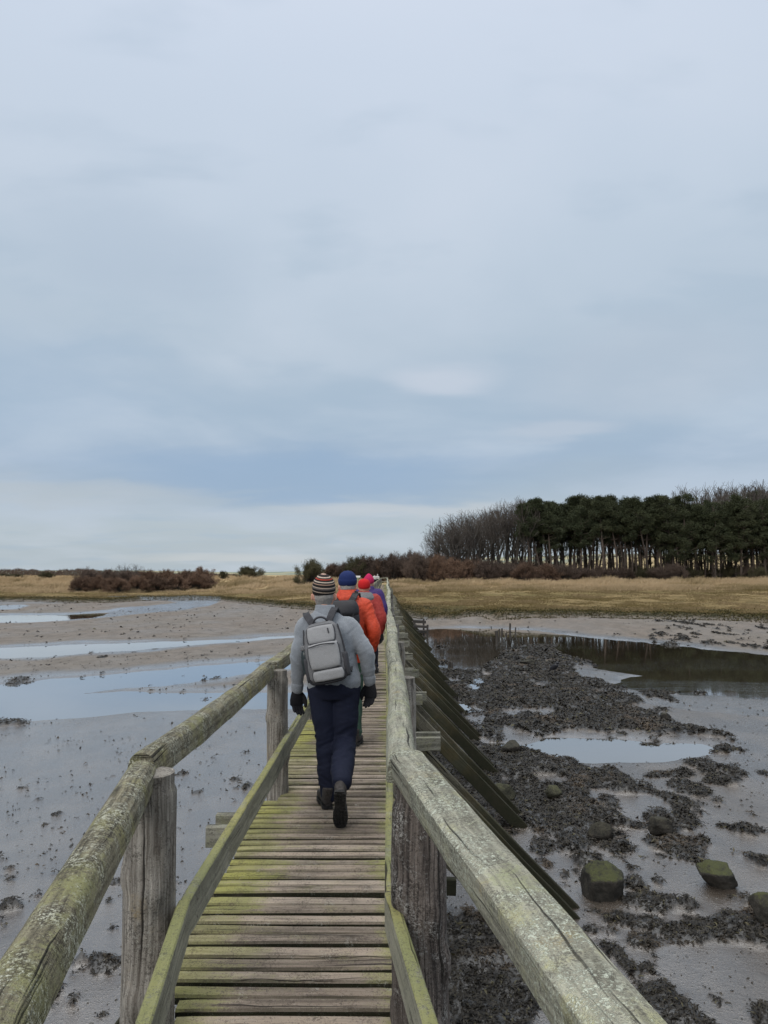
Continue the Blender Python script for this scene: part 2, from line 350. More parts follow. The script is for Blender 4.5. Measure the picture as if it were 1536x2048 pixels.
# ---------------------------------------------------------------- wood
def wood(name,dark,light,algae,alg_amt,lich,lich_amt,grain=1.0,tide=False,edge=None,rough=.85,pink=None,bstr=.8,topb=0.0,ochre=0.0,flake=0.0):
    """u runs along the grain (metres), v round the timber"""
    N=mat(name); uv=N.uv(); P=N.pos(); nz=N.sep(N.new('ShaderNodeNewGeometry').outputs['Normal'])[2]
    g=N.vmath('MULTIPLY',uv,(2.4,62*grain,1)); g2=N.vmath('MULTIPLY',uv,(.9,15,1))
    warp=N.noise(uv,3.0,3,.5,out=1); wv=N.vmath('ADD',g,N.vmath('MULTIPLY',warp,(1.2,3.2,0)))
    a=N.noise(wv,1.0,6,.7); b=N.noise(N.vmath('ADD',g2,warp),1.0,4,.6); c=N.noise(P,1.7,3,.5); f=N.noise(P,85,4,.7); f2=N.noise(P,230,2,.7)
    ug=N.noise(N.vmath('MULTIPLY',uv,(.02,.9,0)),1.0,0,.5)
    col=N.mix(N.ss(a,.32,.68),dark,light)
    if pink: col=N.mix(N.math('MULTIPLY',N.ss(b,.40,.62),.75),col,pink)
    col=N.mix(N.math('MULTIPLY',N.ss(b,.58,.34),.55),col,tuple(x*.45 for x in dark[:3]))
    kn=N.vor(N.vmath('MULTIPLY',uv,(2.2,9,1)),1.0); col=N.mix(N.math('MULTIPLY',N.ss(kn,.18,.05),.85),col,tuple(x*.35 for x in dark[:3]))
    al=N.math('ADD',N.noise(P,5,5,.7),N.math('ADD',N.math('MULTIPLY',N.math('SUBTRACT',f,.5),.45),N.math('MULTIPLY',N.math('SUBTRACT',a,.5),.35)))
    am=N.ss(al,.60-alg_amt*.3,.84-alg_amt*.3)
    if topb: am=N.math('MULTIPLY',am,N.lin(nz,.0,.75,1-topb,1.0))
    if edge is not None:
        px,py,pz=N.sep(P)
        e1=N.ss(px,edge[1]-.0,edge[0],0.0,1.0); e2=N.ss(px,edge[2],edge[3],0.0,.85)
        stain=N.noise(N.comb(N.math('MULTIPLY',px,.4),N.math('MULTIPLY',py,.9),0),1.0,3,.5)
        plank=N.noise(N.vmath('MULTIPLY',uv,(.001,1.3,0)),1.0,0,.5)
        re_=N.math('ADD',N.math('MAXIMUM',e1,e2),N.math('MULTIPLY',N.math('SUBTRACT',plank,.5),1.3))
        am=N.math('MAXIMUM',N.math('MULTIPLY',am,.35),N.math('MULTIPLY',N.ss(N.math('ADD',re_,N.math('MULTIPLY',N.math('ADD',N.math('SUBTRACT',al,.5),N.math('MULTIPLY',N.math('SUBTRACT',a,.5),.5)),2.0)),.15,.85),N.lin(stain,.35,.6,.5,1.0)))
        yel=N.math('MULTIPLY',N.ss(N.math('ADD',re_,N.math('MULTIPLY',N.math('SUBTRACT',stain,.5),2.2)),.85,1.3),.65)
        algae=N.mix(yel,algae,(.36,.35,.07))
        col=N.mix(N.math('MULTIPLY',N.ss(ug,.52,.62),.35),col,tuple(min(1,x*1.35) for x in light[:3])); col=N.mix(N.math('MULTIPLY',N.ss(ug,.48,.36),.40),col,tuple(x*.6 for x in dark[:3]))
    else:
        algae=N.mix(N.ss(c,.4,.65),algae,tuple(x*f_ for x,f_ in zip(algae,(1.35,1.22,1.1))))
    col=N.mix(N.math('MULTIPLY',am,.82),col,algae)
    if ochre: col=N.mix(N.math('MULTIPLY',N.math('MULTIPLY',N.ss(N.noise(P,3.1,4,.65),.56,.70),N.ss(f,.38,.58)),ochre),col,(.26,.17,.035))
    if edge is not None: col=N.mix(N.ss(nz,.85,.5),col,N.mix(a,(.008,.009,.004),(.030,.031,.014)))  # algae-dark plank sides, painted blacker so the gaps between boards look shaded
    # crusty lichen: fine grains gathered in drifts
    l2=N.noise(P,8,4,.65); gr=N.math('ADD',N.math('MULTIPLY',f,.55),N.math('MULTIPLY',f2,.45))
    lm=N.math('MULTIPLY',N.ss(l2,.60-lich_amt*.28,.74-lich_amt*.22),N.ss(gr,.485,.56))
    lm=N.math('MAXIMUM',lm,N.math('MULTIPLY',N.ss(gr,.56,.62),min(.9,.25+lich_amt*.4)))
    if flake:
        v1=N.vor(N.vmath('ADD',P,N.vmath('MULTIPLY',N.noise(P,60,2,.5,out=1),(.02,.02,.02))),42); fl=N.math('MULTIPLY',N.ss(v1,.30,.16),N.ss(N.noise(P,3.3,3,.6),.56,.66)); lm=N.math('MAXIMUM',lm,N.math('MULTIPLY',fl,flake))
    col=N.mix(N.math('MULTIPLY',lm,min(.92,.40+lich_amt)),col,lich)
    dk=N.math('MULTIPLY',N.ss(N.math('ADD',N.math('SUBTRACT',1.0,gr),N.math('MULTIPLY',N.math('SUBTRACT',N.noise(P,11,4,.65),.5),.35)),.51,.61),.70); col=N.mix(dk,col,tuple(x*.35 for x in dark[:3]))
    ck=N.noise(N.vmath('ADD',N.vmath('MULTIPLY',uv,(1.1,60,1)),N.vmath('MULTIPLY',warp,(0,3.5,0))),1.0,2,.5)
    cm=N.math('MULTIPLY',N.ss(ck,.37,.28),.9)
    col=N.mix(cm,col,(.012,.010,.008))
    if tide:
        z=N.sep(P)[2]; zz=N.math('ADD',z,N.math('MULTIPLY',N.math('SUBTRACT',N.noise(P,3,4,.6),.5),1.0))
        oc=N.ss(N.noise(P,2.3,4,.65),.42,.58); col=N.mix(N.math('MULTIPLY',N.ss(zz,-.60,-1.15),.88),col,N.mix(N.math('MULTIPLY',oc,.55),N.mix(a,(.018,.019,.010),(.06,.058,.034)),N.mix(a,(.035,.027,.010),(.095,.066,.022)))); col=N.mix(N.math('MULTIPLY',N.ss(zz,-1.05,-1.6),.94),col,N.mix(N.noise(P,8,4,.6),(.010,.015,.005),(.034,.028,.018)))
    h=N.math('ADD',N.math('MULTIPLY',a,.6),N.math('ADD',N.math('MULTIPLY',gr,.9),N.math('ADD',N.math('MULTIPLY',lm,.35),N.math('MULTIPLY',cm,-1.3))))
    return N.fin(col,rough,N.bump(h,bstr,.007),.22)
M={}
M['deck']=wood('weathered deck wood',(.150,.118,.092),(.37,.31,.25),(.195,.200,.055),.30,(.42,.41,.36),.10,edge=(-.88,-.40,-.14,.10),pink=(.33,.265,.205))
M['railL']=wood('mossy rail wood',(.065,.056,.038),(.25,.225,.155),(.18,.18,.075),.55,(.42,.42,.34),.62,topb=.2,bstr=1.0)
M['railR']=wood('lichen rail wood',(.17,.162,.125),(.38,.37,.295),(.24,.25,.14),.45,(.43,.45,.37),.72,topb=.0,ochre=.7,flake=.6,bstr=1.0)
M['kick']=wood('low rail wood',(.17,.165,.14),(.33,.32,.27),(.19,.195,.065),1.1,(.40,.41,.32),.10,topb=.8)
M['post']=wood('bleached log',(.105,.090,.075),(.37,.345,.305),(.13,.12,.055),.05,(.42,.42,.38),.2,grain=1.2,tide=True,bstr=1.0,ochre=.5)
M['bark']=wood('log with old bark',(.030,.024,.022),(.19,.16,.14),(.10,.10,.06),-.25,(.36,.35,.33),.5,grain=1.1,tide=True,bstr=1.0)
M['beam']=wood('cross beam wood',(.13,.125,.10),(.29,.28,.23),(.16,.165,.09),.4,(.36,.37,.3),.3,tide=True)
M['brace']=wood('tidal brace wood',(.055,.05,.035),(.17,.155,.12),(.11,.10,.03),.3,(.3,.3,.25),.2,tide=True)
m=mat('dark gap'); M['under']=m.fin((.03,.026,.02),.9)

# ---------------------------------------------------------------- footbridge
YK=2.78; YEND=111.0; PITCHB=.098
def cx(y):
    if y>=YK: return -.43+.43*(y-3)/107+.025*math.sin(y*.23+1.0)*min(1,(y-YK)/8)
    return -.43+(YK-y)*.15
def zb(y): return 0.012*math.sin(y*.7)*min(1,max(0,(y-6)/10))
bents=[YK+2.88*k for k in range(-1,38)]; bents=[b for b in bents if b<YEND+.5]
bridge=empty('footbridge',(-.4,YK,-2.2),'long narrow weathered timber footbridge with log handrails crossing the mud flat','footbridge')
BL=Vector((-.4,YK,-2.2))
def bput(acc,name,m,smooth=False):
    o=acc.build(name,m,None,smooth); me=o.data
    co=np.zeros(len(me.vertices)*3,np.float32); me.vertices.foreach_get('co',co); co=co.reshape(-1,3)-np.array(BL,np.float32); me.vertices.foreach_set('co',co.ravel())
    if smooth:
        try: me.set_sharp_from_angle(angle=R(50))
        except Exception: pass
    o.parent=bridge; return o
# deck planks: one part
acc=Acc(); y=-1.6
k=0
while y<YEND:
    wd=.0765+random.uniform(-.005,.004); 
    nearb=y<9
    c=cx(y); yaw=-.0 if y>YK else .15*(min(1,(YK-y)/.8))
    yaw+=random.gauss(0,.004)
    xl=c-.485+random.uniform(-.012,.012); xr=c+.485+random.uniform(-.012,.012)
    if any(abs(y-b)<.17 for b in bents): xl+=.115
    z=zb(y)-.02+random.gauss(0,.0022)
    p0=np.array([xl,y-math.tan(yaw)*(-.485)*-1*1.0,z]); p1=np.array([xr,y+math.tan(yaw)*.485,z+random.gauss(0,.004)])
    p0[1]=y-math.tan(yaw)*.485
    beam(acc,p0,p1,wd,.04,seg=14 if nearb else (3 if y<30 else 1),wob=.09 if nearb else 0,wobf=5,bev=.009 if nearb else .008,uvo=(random.uniform(0,50),random.uniform(0,50)),roll=random.gauss(0,.02),crown=random.gauss(0,.002))
    y+=PITCHB+random.gauss(0,.0016)+(.0 if random.random()>.06 else .008); k+=1
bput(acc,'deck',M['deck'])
for s_ in (-.34,0,.34):
    acc=Acc(); ys=[-2]+[b for b in bents if b>0]+[YEND]
    for a,b in zip(ys[:-1],ys[1:]): beam(acc,(cx(a)+s_,a,zb(a)-.13),(cx(b)+s_,b,zb(b)-.13),.08,.15)
    bput(acc,'stringer',M['beam'])
# posts (logs that run down into the mud)
def log(acc,base,top,r,knots=0,seg=26,n=22,rough=.06,bendx=0):
    base=np.array(base,float);top=np.array(top,float);x,y_,d_=frame_of(top-base,(0,1,0)); L=np.linalg.norm(top-base); so_=random.uniform(0,90)
    ts=np.linspace(0,1,seg+1); an=np.linspace(0,2*PI,n+1); V=[];U=[]
    kn=[(random.uniform(.45,.97)*L,random.uniform(0,2*PI),random.uniform(.4,1.2)) for _ in range(knots)]
    if knots: kn+=[(L-.42,-PI/2-.35,1.5),(L-.36,-PI/2+.9,1.1),(L-.78,-PI/2+.25,1.2),(L-.62,-PI/2-1.2,1.4)]
    for t in ts:
        z=t*L; rr=r*(1.06-.12*t)*(1+rough*.7*fbm(np.cos(an)*1.2+so_,np.sin(an)*1.2,z*2.2,4,5)+rough*.5*vnoise(np.cos(an)*5+so_,np.sin(an)*5,z*.8,6))
        for kz,ka,ks in kn:
            da=np.abs((an-ka+PI)%(2*PI)-PI)*r; dz_=z-kz; q=(da**2+dz_**2*.6)/(.034**2); rr=rr+.020*ks*np.exp(-q)-.018*ks*np.exp(-q*7)+.004*ks*np.sin(np.sqrt(q)*9)*np.exp(-q*.8)
        if t>.985: rr=rr*.9
        rr[-1]=rr[0]
        c=base+(top-base)*t+x*bendx*math.sin(PI*t)+x*.012*float(vnoise(z*.9+so_,.5))
        V.append(c+np.outer(rr*np.cos(an),x)+np.outer(rr*np.sin(an),y_)); U.append(np.stack([np.full(n+1,z),an*r+so_],1))
    V=np.concatenate(V);U=np.concatenate(U);m_=n+1;Fs=[]
    for i in range(seg):
        for j in range(n): Fs.append((i*m_+j,i*m_+j+1,(i+1)*m_+j+1,(i+1)*m_+j))
    b0=len(V); V=np.vstack([V,V[-m_:]-np.array([0,0,0]),(V[-m_:-1].mean(0)+np.array([0,0,.008]))[None]]); U=np.vstack([U,U[-m_:]*.3,[[0,0]]])
    for j in range(n): Fs.append((b0+j,b0+j+1,b0+m_))
    acc.add(V,Fs,U)
def gz(x,y): return float(ground_z(np.array([x]),np.array([y]))[0])
PR=.93
for i,b in enumerate(bents):
    for side in (-1,1):
        near=b<9
        px=cx(b)+(-.42 if side<0 else .565)+random.uniform(-.012,.012)
        r=(.086 if side<0 else .10)*random.uniform(.94,1.06) if near else .085*random.uniform(.85,1.1)
        top=.925 if side<0 else .87
        if b<0: px=cx(b)+side*.62
        zg=gz(px,b)
        acc=Acc(); lean=random.gauss(0,.01)
        if abs(b-YK)<.1: px=-.885 if side<0 else .137; r=.100 if side<0 else .108; lean=-.0
        log(acc,(px+lean*2,b,min(zg,-.5)-.4),(px,b,top+zb(b)),r,knots=(7 if near else 0),seg=150 if near else (12 if b<40 else 5),n=56 if near else 10,rough=.07 if near else .1)
        bput(acc,'post',M['bark'] if (side>0 and abs(b-YK)<.1) or (not near and random.random()<.3) else M['post'],smooth=True)
# top rails
def railx(b,side):
    if side<0: return cx(b)-.495+random.uniform(-.01,.01)
    return cx(b)+.50+random.uniform(-.012,.012)
RL={};RZ={}
for b in bents:
    for s_ in (-1,1):
        RL[b,s_]=railx(b,s_); RZ[b,s_]=random.uniform(-.012,.014)
# near stretch of rail: ends nearest the camera
def R3(b,s_,dz=0): return np.array([RL[b,s_],b,.935+zb(b)+RZ[b,s_]+dz])
k0=bents[1]
RL[k0,-1]=-.925; RZ[k0,-1]=.0
RL[k0,1]=.075; RZ[k0,1]=.0
# near rails, splayed
acc=Acc(); beam(acc,(-.93,k0+.02,.925),(-.93+.185*3.6,k0-3.6,.93),.114,.092,seg=110,prof='half',wob=.10,wobf=7); bput(acc,'handrail',M['railL'],True)
acc=Acc(); beam(acc,(.086,k0+.07,.940),(.086+.176*3.9,k0-3.9,.945),.128,.096,seg=110,prof='worn',wob=.075,wobf=5,roll=-.10); bput(acc,'handrail',M['railR'],True)
for i in range(1,len(bents)-1):
    a,b=bents[i],bents[i+1]
    near=a<9
    for s_ in (-1,1):
        w_=(.108 if s_<0 else .124)*random.uniform(.95,1.08); g=.006
        acc=Acc(); d_=R3(b,s_)-R3(a,s_)
        prof='half' if (i+(s_>0))%2 else 'worn'
        if s_<0 and i==1: prof='half'
        if s_<0 and i==2: prof='worn'
        if s_>0 and i<=2: prof='half'; w_=.126
        off=random.uniform(-.008,.008)
        beam(acc,R3(a,s_)+d_*g+np.array([off,0,0]),R3(b,s_)-d_*g+np.array([off,0,0]),w_,.115,seg=60 if near else (14 if a<40 else 3),prof=prof,wob=.13 if a<30 else .08,wobf=5,sag=random.uniform(-.012,.02))
        bput(acc,'handrail',M['railL'] if s_<0 else M['railR'],True)
# low side rails
def lowx(b,s_):
    return cx(b)-.327 if s_<0 else cx(b)+.452
for s_ in (-1,1):
    pts=[(lowx(b,s_),b,.378+zb(b)) for b in bents[1:]]
    if s_<0: P0=[(-.757+.128*3.4,k0-3.4,.385),(-.757,k0+.03,.378)]
    else: P0=[(.024+.128*3.2,k0+.1-3.2,.38),(.024,k0+.1,.378)]
    acc=Acc(); beam(acc,P0[0],P0[1],.045,.145,seg=60,wob=.035,wobf=3,bev=.005); bput(acc,'side_rail',M['kick'])
    pts[0]=P0[1]
    for i in range(len(pts)-1):
        acc=Acc(); p0=np.array(pts[i]);p1=np.array(pts[i+1]); d_=p1-p0
        if random.random()<.9:
            z_=random.uniform(-.006,.006)
            beam(acc,p0+d_*.001+[0,0,z_],p1-d_*.001+[0,0,z_],.042,.145,seg=30 if i<2 else 3,wob=.04 if i<2 else 0,wobf=3,bev=.005); bput(acc,'side_rail',M['kick'])
# nails at the low rail joints
acc=Acc()
for (x,y_) in ((-.7325,k0-.07),(-.7325,k0+.12)):
    for z_ in (.345,.41):
        an=np.linspace(0,2*PI,9)[:-1]; V=np.stack([np.full(8,x+.004),y_+.006*np.cos(an),z_+.006*np.sin(an)],1); acc.add(V,[tuple(range(8))])
m=mat('rusty iron'); M['iron']=m.fin((.03,.018,.012),.8)
bput(acc,'nail',M['iron'])
# cross beams (pairs) and raking braces
for i,b in enumerate(bents[1:]):
    c=cx(b)
    for q in (-1,1):
        if b>95 and q>0: continue
        jl,jr=random.uniform(-.06,.06),random.uniform(-.12,.10)
        L0=c-.92+jl; R0=c+1.05+jr
        if i>1 : L0=c-.72
        acc=Acc(); beam(acc,(L0,b+q*.135,-.285),(R0,b+q*.135,-.28),.07,.15,seg=1,bev=.006); bput(acc,'cross_beam',M['beam'])
    # brace on the seaward side
    xt=c+.62; zt=-.22; gx=c+2.72+random.uniform(-.08,.08); zg=gz(gx,b)
    if zg<-1.0:
        zf=zg-.30
        gx=xt+(zt-zf)*.985
        for q in ((0,) if i<2 else (-.13,.13)):
            if q<0 and b>60: continue
            j_=random.uniform(-.06,.06); acc=Acc(); beam(acc,(xt+j_,b+q,zt),(gx+j_+random.uniform(-.05,.05),b+q,zf),.07,.175*random.uniform(.92,1.08),seg=24 if b<22 else 2,wob=.08 if b<22 else 0,wobf=3,up=(0,1,0),roll=PI/2,bev=.008); bput(acc,'brace',M['brace'])
        if i==1:
            acc=Acc(); beam(acc,(c-.55,b,-.45),(c-.55-1.62,b,-2.6),.075,.2,seg=16,wob=.03,up=(0,1,0),roll=PI/2,bev=.008); bput(acc,'brace',M['brace'])
    if zg<-1.6 and i<16:
        acc=Acc(); beam(acc,(c-.5,b+.16,-1.93),(c+1.25,b+.16,-1.99),.10,.2,seg=6,wob=.05); bput(acc,'sleeper',M['brace'])
# far end: landing to the right with its rails
ex=cx(YEND)
acc=Acc()
for k in range(12): beam(acc,(ex-.5,YEND+.06+k*.1,-.02),(ex+2.2,YEND+.06+k*.1,-.03),.088,.04)
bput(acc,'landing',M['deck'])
for (x,y_) in ((ex+2.2,YEND),(ex+2.2,YEND+1.2),(ex+.5,YEND+1.2),(ex-.5,YEND+1.2)):
    acc=Acc(); log(acc,(x,y_,-1.6),(x,y_,.45 if x>ex+1 else .95),.07,seg=4,n=8); bput(acc,'post',M['post'])
for a_,b_ in (((ex-.55,YEND+1.2,.93),(ex+.55,YEND+1.2,1.02)),((ex-.55,YEND+1.2,.40),(ex+.55,YEND+1.2,.42)),((ex+.5,YEND+1.2,.30),(ex+2.4,YEND+1.2,.34)),((ex+.5,YEND-.1,.30),(ex+2.3,YEND-.1,.34))):
    acc=Acc(); beam(acc,a_,b_,.07,.1); bput(acc,'handrail',M['railR'])
# ---------------------------------------------------------------- ground mesh
NX=620
ysg=[-9.0]; 
while ysg[-1]<2600:
    y=ysg[-1]; q=max(.05,(abs(y)+4)*.0075) if y<130 else (y)*.02
    ysg.append(y+q)
ysg=np.array(ysg); sx=np.linspace(-1,1,NX); sx=np.sign(sx)*(np.abs(sx)**1.15)
YY,SX=np.meshgrid(ysg,sx,indexing='ij'); XX=SX*(YY+13)*.95
X=XX.ravel();Y=YY.ravel()
wt,wd=fields(X,Y); wm=weedmask(X,Y,wd); d=land(X,Y); Z=base_z(X,Y,wt,wd,wm,d)
# wetness: shiny near channels and on the foreground flats
right=(X>0)
wet=np.clip(.95-sstep(-wt,.2,2.2)*.75,0,1)
fore=1-sstep(Y,19.5,23)
wet=np.where(~right,np.maximum(wet,fore*.9),np.maximum(wet,(1-sstep(Y,24,40))*.8))
dryb=sstep(fbm(X*.10,Y*.07,0,3,91),-.2,.45)
wet=wet*(1-.35*dryb*sstep(Y,16,24)); wet=np.clip(wet+.25*fbm(X*.5,Y*.25,0,3,92)*(wet<.9),0,1)
farwet=sstep(fbm(X*.05,Y*.09,4,3,93),.02,.22)*sstep(Y,60,80)*(X<0)
wet=np.maximum(wet,farwet*.5)*(d<0)
for P_ in WETP: wet=np.maximum(wet,1.0*sstep(sdf_poly(P_,X+.3*fbm(X,Y*.6,0,3,55),Y+1.2*fbm(X*.3,Y*.3,0,3,56)),-.5,.6))
n=len(ysg); I=np.arange(n-1)[:,None]*NX+np.arange(NX-1)[None]; Fq=np.stack([I,I+1,I+NX+1,I+NX],-1).reshape(-1,4)
N=mat('ground')
P=N.pos(); W=N.attr('wet'); WE_=N.attr('weed'); MA=N.attr('marsh'); TO=N.attr('tone')
n1=N.noise(N.vmath('MULTIPLY',P,(1,.6,1)),1.3,6,.65); n2=N.noise(P,14,5,.7); n3=N.noise(P,.12,4,.55); n4=N.noise(P,90,3,.7)
mud=N.mix(N.ss(n3,.35,.65),(.140,.110,.084),(.138,.117,.094)); mud=N.mix(N.math('MULTIPLY',N.ss(n1,.4,.62),.6),mud,(.105,.086,.066))
wetc=N.mix(N.ss(n1,.35,.7),(.047,.037,.029),(.096,.077,.061)); col=N.mix(N.ss(W,.15,.75),mud,wetc)
col=N.mix(N.math('MULTIPLY',N.ss(n4,.50,.64),.55),col,N.mix(W,(.05,.04,.03),(.028,.023,.019))); col=N.mix(N.math('MULTIPLY',N.ss(n4,.48,.36),.35),col,(.20,.175,.15))
# crumbs
sp=N.math('MULTIPLY',N.ss(N.math('ADD',N.vor(P,9),N.math('MULTIPLY',n4,.22)),.34,.22),N.ss(n2,.44,.54)); sp=N.math('MULTIPLY',sp,N.ss(n1,.36,.50))
sp2=N.math('MULTIPLY',N.ss(N.math('ADD',N.vor(P,36),N.math('MULTIPLY',n4,.2)),.46,.30),N.ss(n1,.44,.56))
sp=N.math('MAXIMUM',sp,N.math('MULTIPLY',sp2,.7))
sp3=N.math('MULTIPLY',N.ss(N.math('ADD',N.vor(N.vmath('MULTIPLY',P,(.8,.5,1)),2.2),N.math('MULTIPLY',n2,.2)),.27,.16),N.ss(N.noise(P,.35,3,.6),.44,.58)); sp=N.math('MAXIMUM',sp,N.math('MULTIPLY',sp3,.85))
col=N.mix(N.math('MULTIPLY',sp,.85),col,(.035,.03,.023))
col=N.mix(N.ss(WE_,.15,.6),col,N.mix(n2,(.006,.005,.004),(.020,.016,.012)))
# saltmarsh and rough grass
gsx=N.vmath('MULTIPLY',P,(.35,1.0,1)); g1=N.noise(gsx,.55,5,.65,.4); g2=N.noise(N.vmath('MULTIPLY',P,(.5,2,2)),2.2,5,.7); g3=N.noise(N.vmath('MULTIPLY',P,(.3,1,1)),.10,3,.5)
mc=N.mix(N.ss(g1,.35,.62),(.090,.066,.026),(.20,.145,.070)); mc=N.mix(N.math('MULTIPLY',N.ss(g2,.46,.66),.6),mc,(.27,.20,.095))
mc=N.mix(N.math('MULTIPLY',N.ss(g2,.52,.34),.6),mc,(.035,.027,.014))
mc=N.mix(N.math('MULTIPLY',N.ss(g3,.48,.6),.4),mc,(.10,.085,.03))
far=N.ss(TO,.3,.9); mc=N.mix(far,mc,N.mix(N.ss(g2,.35,.65),(.27,.205,.11),(.36,.28,.155)))
hill=N.ss(TO,1.2,1.9); mc=N.mix(hill,mc,N.mix(N.ss(N.noise(P,.006,3,.5),.42,.58),(.30,.27,.17),(.13,.17,.15)))
edge=N.math('MULTIPLY',N.ss(MA,.02,.4),N.ss(MA,1.0,.78)); col=N.mix(N.ss(MA,.25,.75),col,mc)
col=N.mix(N.math('MULTIPLY',edge,N.ss(g2,.38,.58,.25,1.0)),col,(.020,.021,.009))
rg=N.math('ADD',N.lin(W,.1,.9,.6,.17),N.math('MULTIPLY',N.math('SUBTRACT',n2,.5),.35)); rg=N.math('ADD',rg,N.math('MULTIPLY',sp,.3))
rg=N.mix(N.ss(WE_,.15,.6),rg,.45); rg=N.mix(N.ss(MA,.2,.6),rg,.95)
n5=N.noise(P,32,4,.7)
h=N.math('ADD',N.math('ADD',N.math('MULTIPLY',n1,1.6),N.math('MULTIPLY',n2,1.1)),N.math('ADD',N.math('ADD',N.math('MULTIPLY',n4,.45),N.math('MULTIPLY',n5,.8)),N.math('MULTIPLY',sp,.9)))
bs=N.lin(W,.2,.95,.9,.34)
spc=N.mix(N.ss(MA,.1,.4),N.lin(W,.1,.9,.3,1.0),.1)
N.fin(col,rg,N.bump(h,bs,.02),spc); N.p.inputs['IOR'].default_value=1.5; N.put(N.p.inputs['Coat Weight'],N.math('MULTIPLY',N.math('MULTIPLY',N.ss(W,.3,.95),.9),N.ss(WE_,.3,.05))); N.p.inputs['Coat Roughness'].default_value=.22; N.p.inputs['Coat IOR'].default_value=1.65; N.put(N.p.inputs['Coat Normal'],N.bump(h,.5,.012))
marsh=.75*sstep(d,-1.0,1.6)+.25*sstep(d,2.5,9)+0*d
DS=14*sstep(-X,4,30); tone=sstep(d,17,32)*.35+sstep(Y,92+DS,104+DS)*.7+sstep(Y,500,900)*1.0
tone=np.clip(tone+.30*fbm(X*.15,Y*.1,0,4,95)*(marsh>.5)*(Y<200),0,2.2)
ground=mesh_np('ground',np.stack([X,Y,Z],1),Fq,N.m,attrs={'wet':wet,'weed':wm,'marsh':marsh,'tone':tone},smooth=True)
tag(ground,kind='structure')
# ---------------------------------------------------------------- water
N=mat('still estuary water'); P=N.pos()
wv=N.noise(N.vmath('MULTIPLY',P,(.5,2.0,1)),1.6,3,.5); wv2=N.noise(N.vmath('MULTIPLY',P,(1,2.5,1)),9,2,.5); patch=N.ss(N.noise(N.vmath('MULTIPLY',P,(.3,1.0,1)),.35,3,.5),.42,.62)
N.fin(N.mix(N.noise(P,.3,3,.5),(.034,.027,.017),(.052,.043,.030)),N.lin(patch,0,1,.02,.09),N.bump(N.math('ADD',wv,N.math('MULTIPLY',wv2,N.math('MULTIPLY',patch,.35))),.30,.012),.6); N.p.inputs['IOR'].default_value=1.9; N.p.inputs['Coat Weight'].default_value=1; N.p.inputs['Coat IOR'].default_value=2.0; N.p.inputs['Coat Roughness'].default_value=.03
wo_=mesh_np('water',[(-240,-20,WL),(240,-20,WL),(240,150,WL),(-240,150,WL)],[(0,1,2,3)],N.m); tag(wo_,kind='structure')
# ---------------------------------------------------------------- wrack (bladder seaweed), uncountable
def ribbons(C,dirs,L,Wd,lift,droop,nseg=3,seed=0):
    """C (n,3) roots, dirs angle, returns V,F"""
    n=len(C); dx,dy=np.cos(dirs),np.sin(dirs); V=np.zeros((n,nseg+1,2,3)); 
    for i in range(nseg+1):
        t=i/nseg; r=L*t; z=lift*np.sin(t*PI*.75)*1.0-droop*t*t
        bend=RNG.normal(0,.35,n)*t
        cx_=C[:,0]+np.cos(dirs+bend)*r; cy_=C[:,1]+np.sin(dirs+bend)*r; cz=C[:,2]+z
        w_=Wd*(.55+.9*math.sin(PI*min(1,t*.9+.08)))*.5
        tw=RNG.normal(0,.5,n)
        V[:,i,0]=np.stack([cx_-dy*w_,cy_+dx*w_,cz-w_*tw],1); V[:,i,1]=np.stack([cx_+dy*w_,cy_-dx*w_,cz+w_*tw],1)
    idx=np.arange(n)[:,None]*(nseg+1)*2; Fs=[]
    for i in range(nseg):
        b=idx[:,0]+i*2; Fs.append(np.stack([b,b+1,b+3,b+2],1))
    return V.reshape(-1,3),np.concatenate(Fs)
Vs=[];Fs=[];off=0;tn=[]
def scatter(x0,x1,y0,y1,dens,L,Wd,nseg,thr=.3,xs=None):
    global off
    n=int((x1-x0)*(y1-y0)*dens); X=RNG.uniform(x0,x1,n);Y=RNG.uniform(y0,y1,n)
    a=np.abs(X)/np.maximum(Y+4,.5)<.72; X=X[a];Y=Y[a]
    wt,wd=fields(X,Y); wm=weedmask(X,Y,wd); k=wm>thr; X=X[k];Y=Y[k]
    if not len(X): return
    Z=base_z(X,Y,wt[k],wd[k],wm[k],land(X,Y))
    n=len(X); rep=2
    for r in range(rep):
        sc=RNG.uniform(.6,1.4,n)
        dr=RNG.uniform(0,2*PI,n)*.35+2*PI*fbm(X*2.2,Y*2.2,0,2,44)+RNG.normal(0,.9,n)
        V,Fq=ribbons(np.stack([X+RNG.normal(0,L*.2,n),Y+RNG.normal(0,L*.2,n),Z-.005],1),dr,L*sc,Wd*sc,L*.45*RNG.uniform(.05,1.1,n),L*RNG.uniform(0,.45,n),nseg)
        Vs.append(V);Fs.append(Fq+off);off+=len(V); tn.append(np.repeat(RNG.uniform(0,1,n),(nseg+1)*2))
scatter(-1,8,3.5,9,1700,.058,.009,3)
scatter(-9,-1,3.5,12,1300,.045,.008,3,.25)
scatter(-1,14,9,17,760,.078,.013,3)
scatter(-1,17,17,30,330,.11,.021,2)
scatter(-1,30,30,60,110,.16,.034,2)
scatter(-28,-1,12,36,140,.09,.018,2,.3)
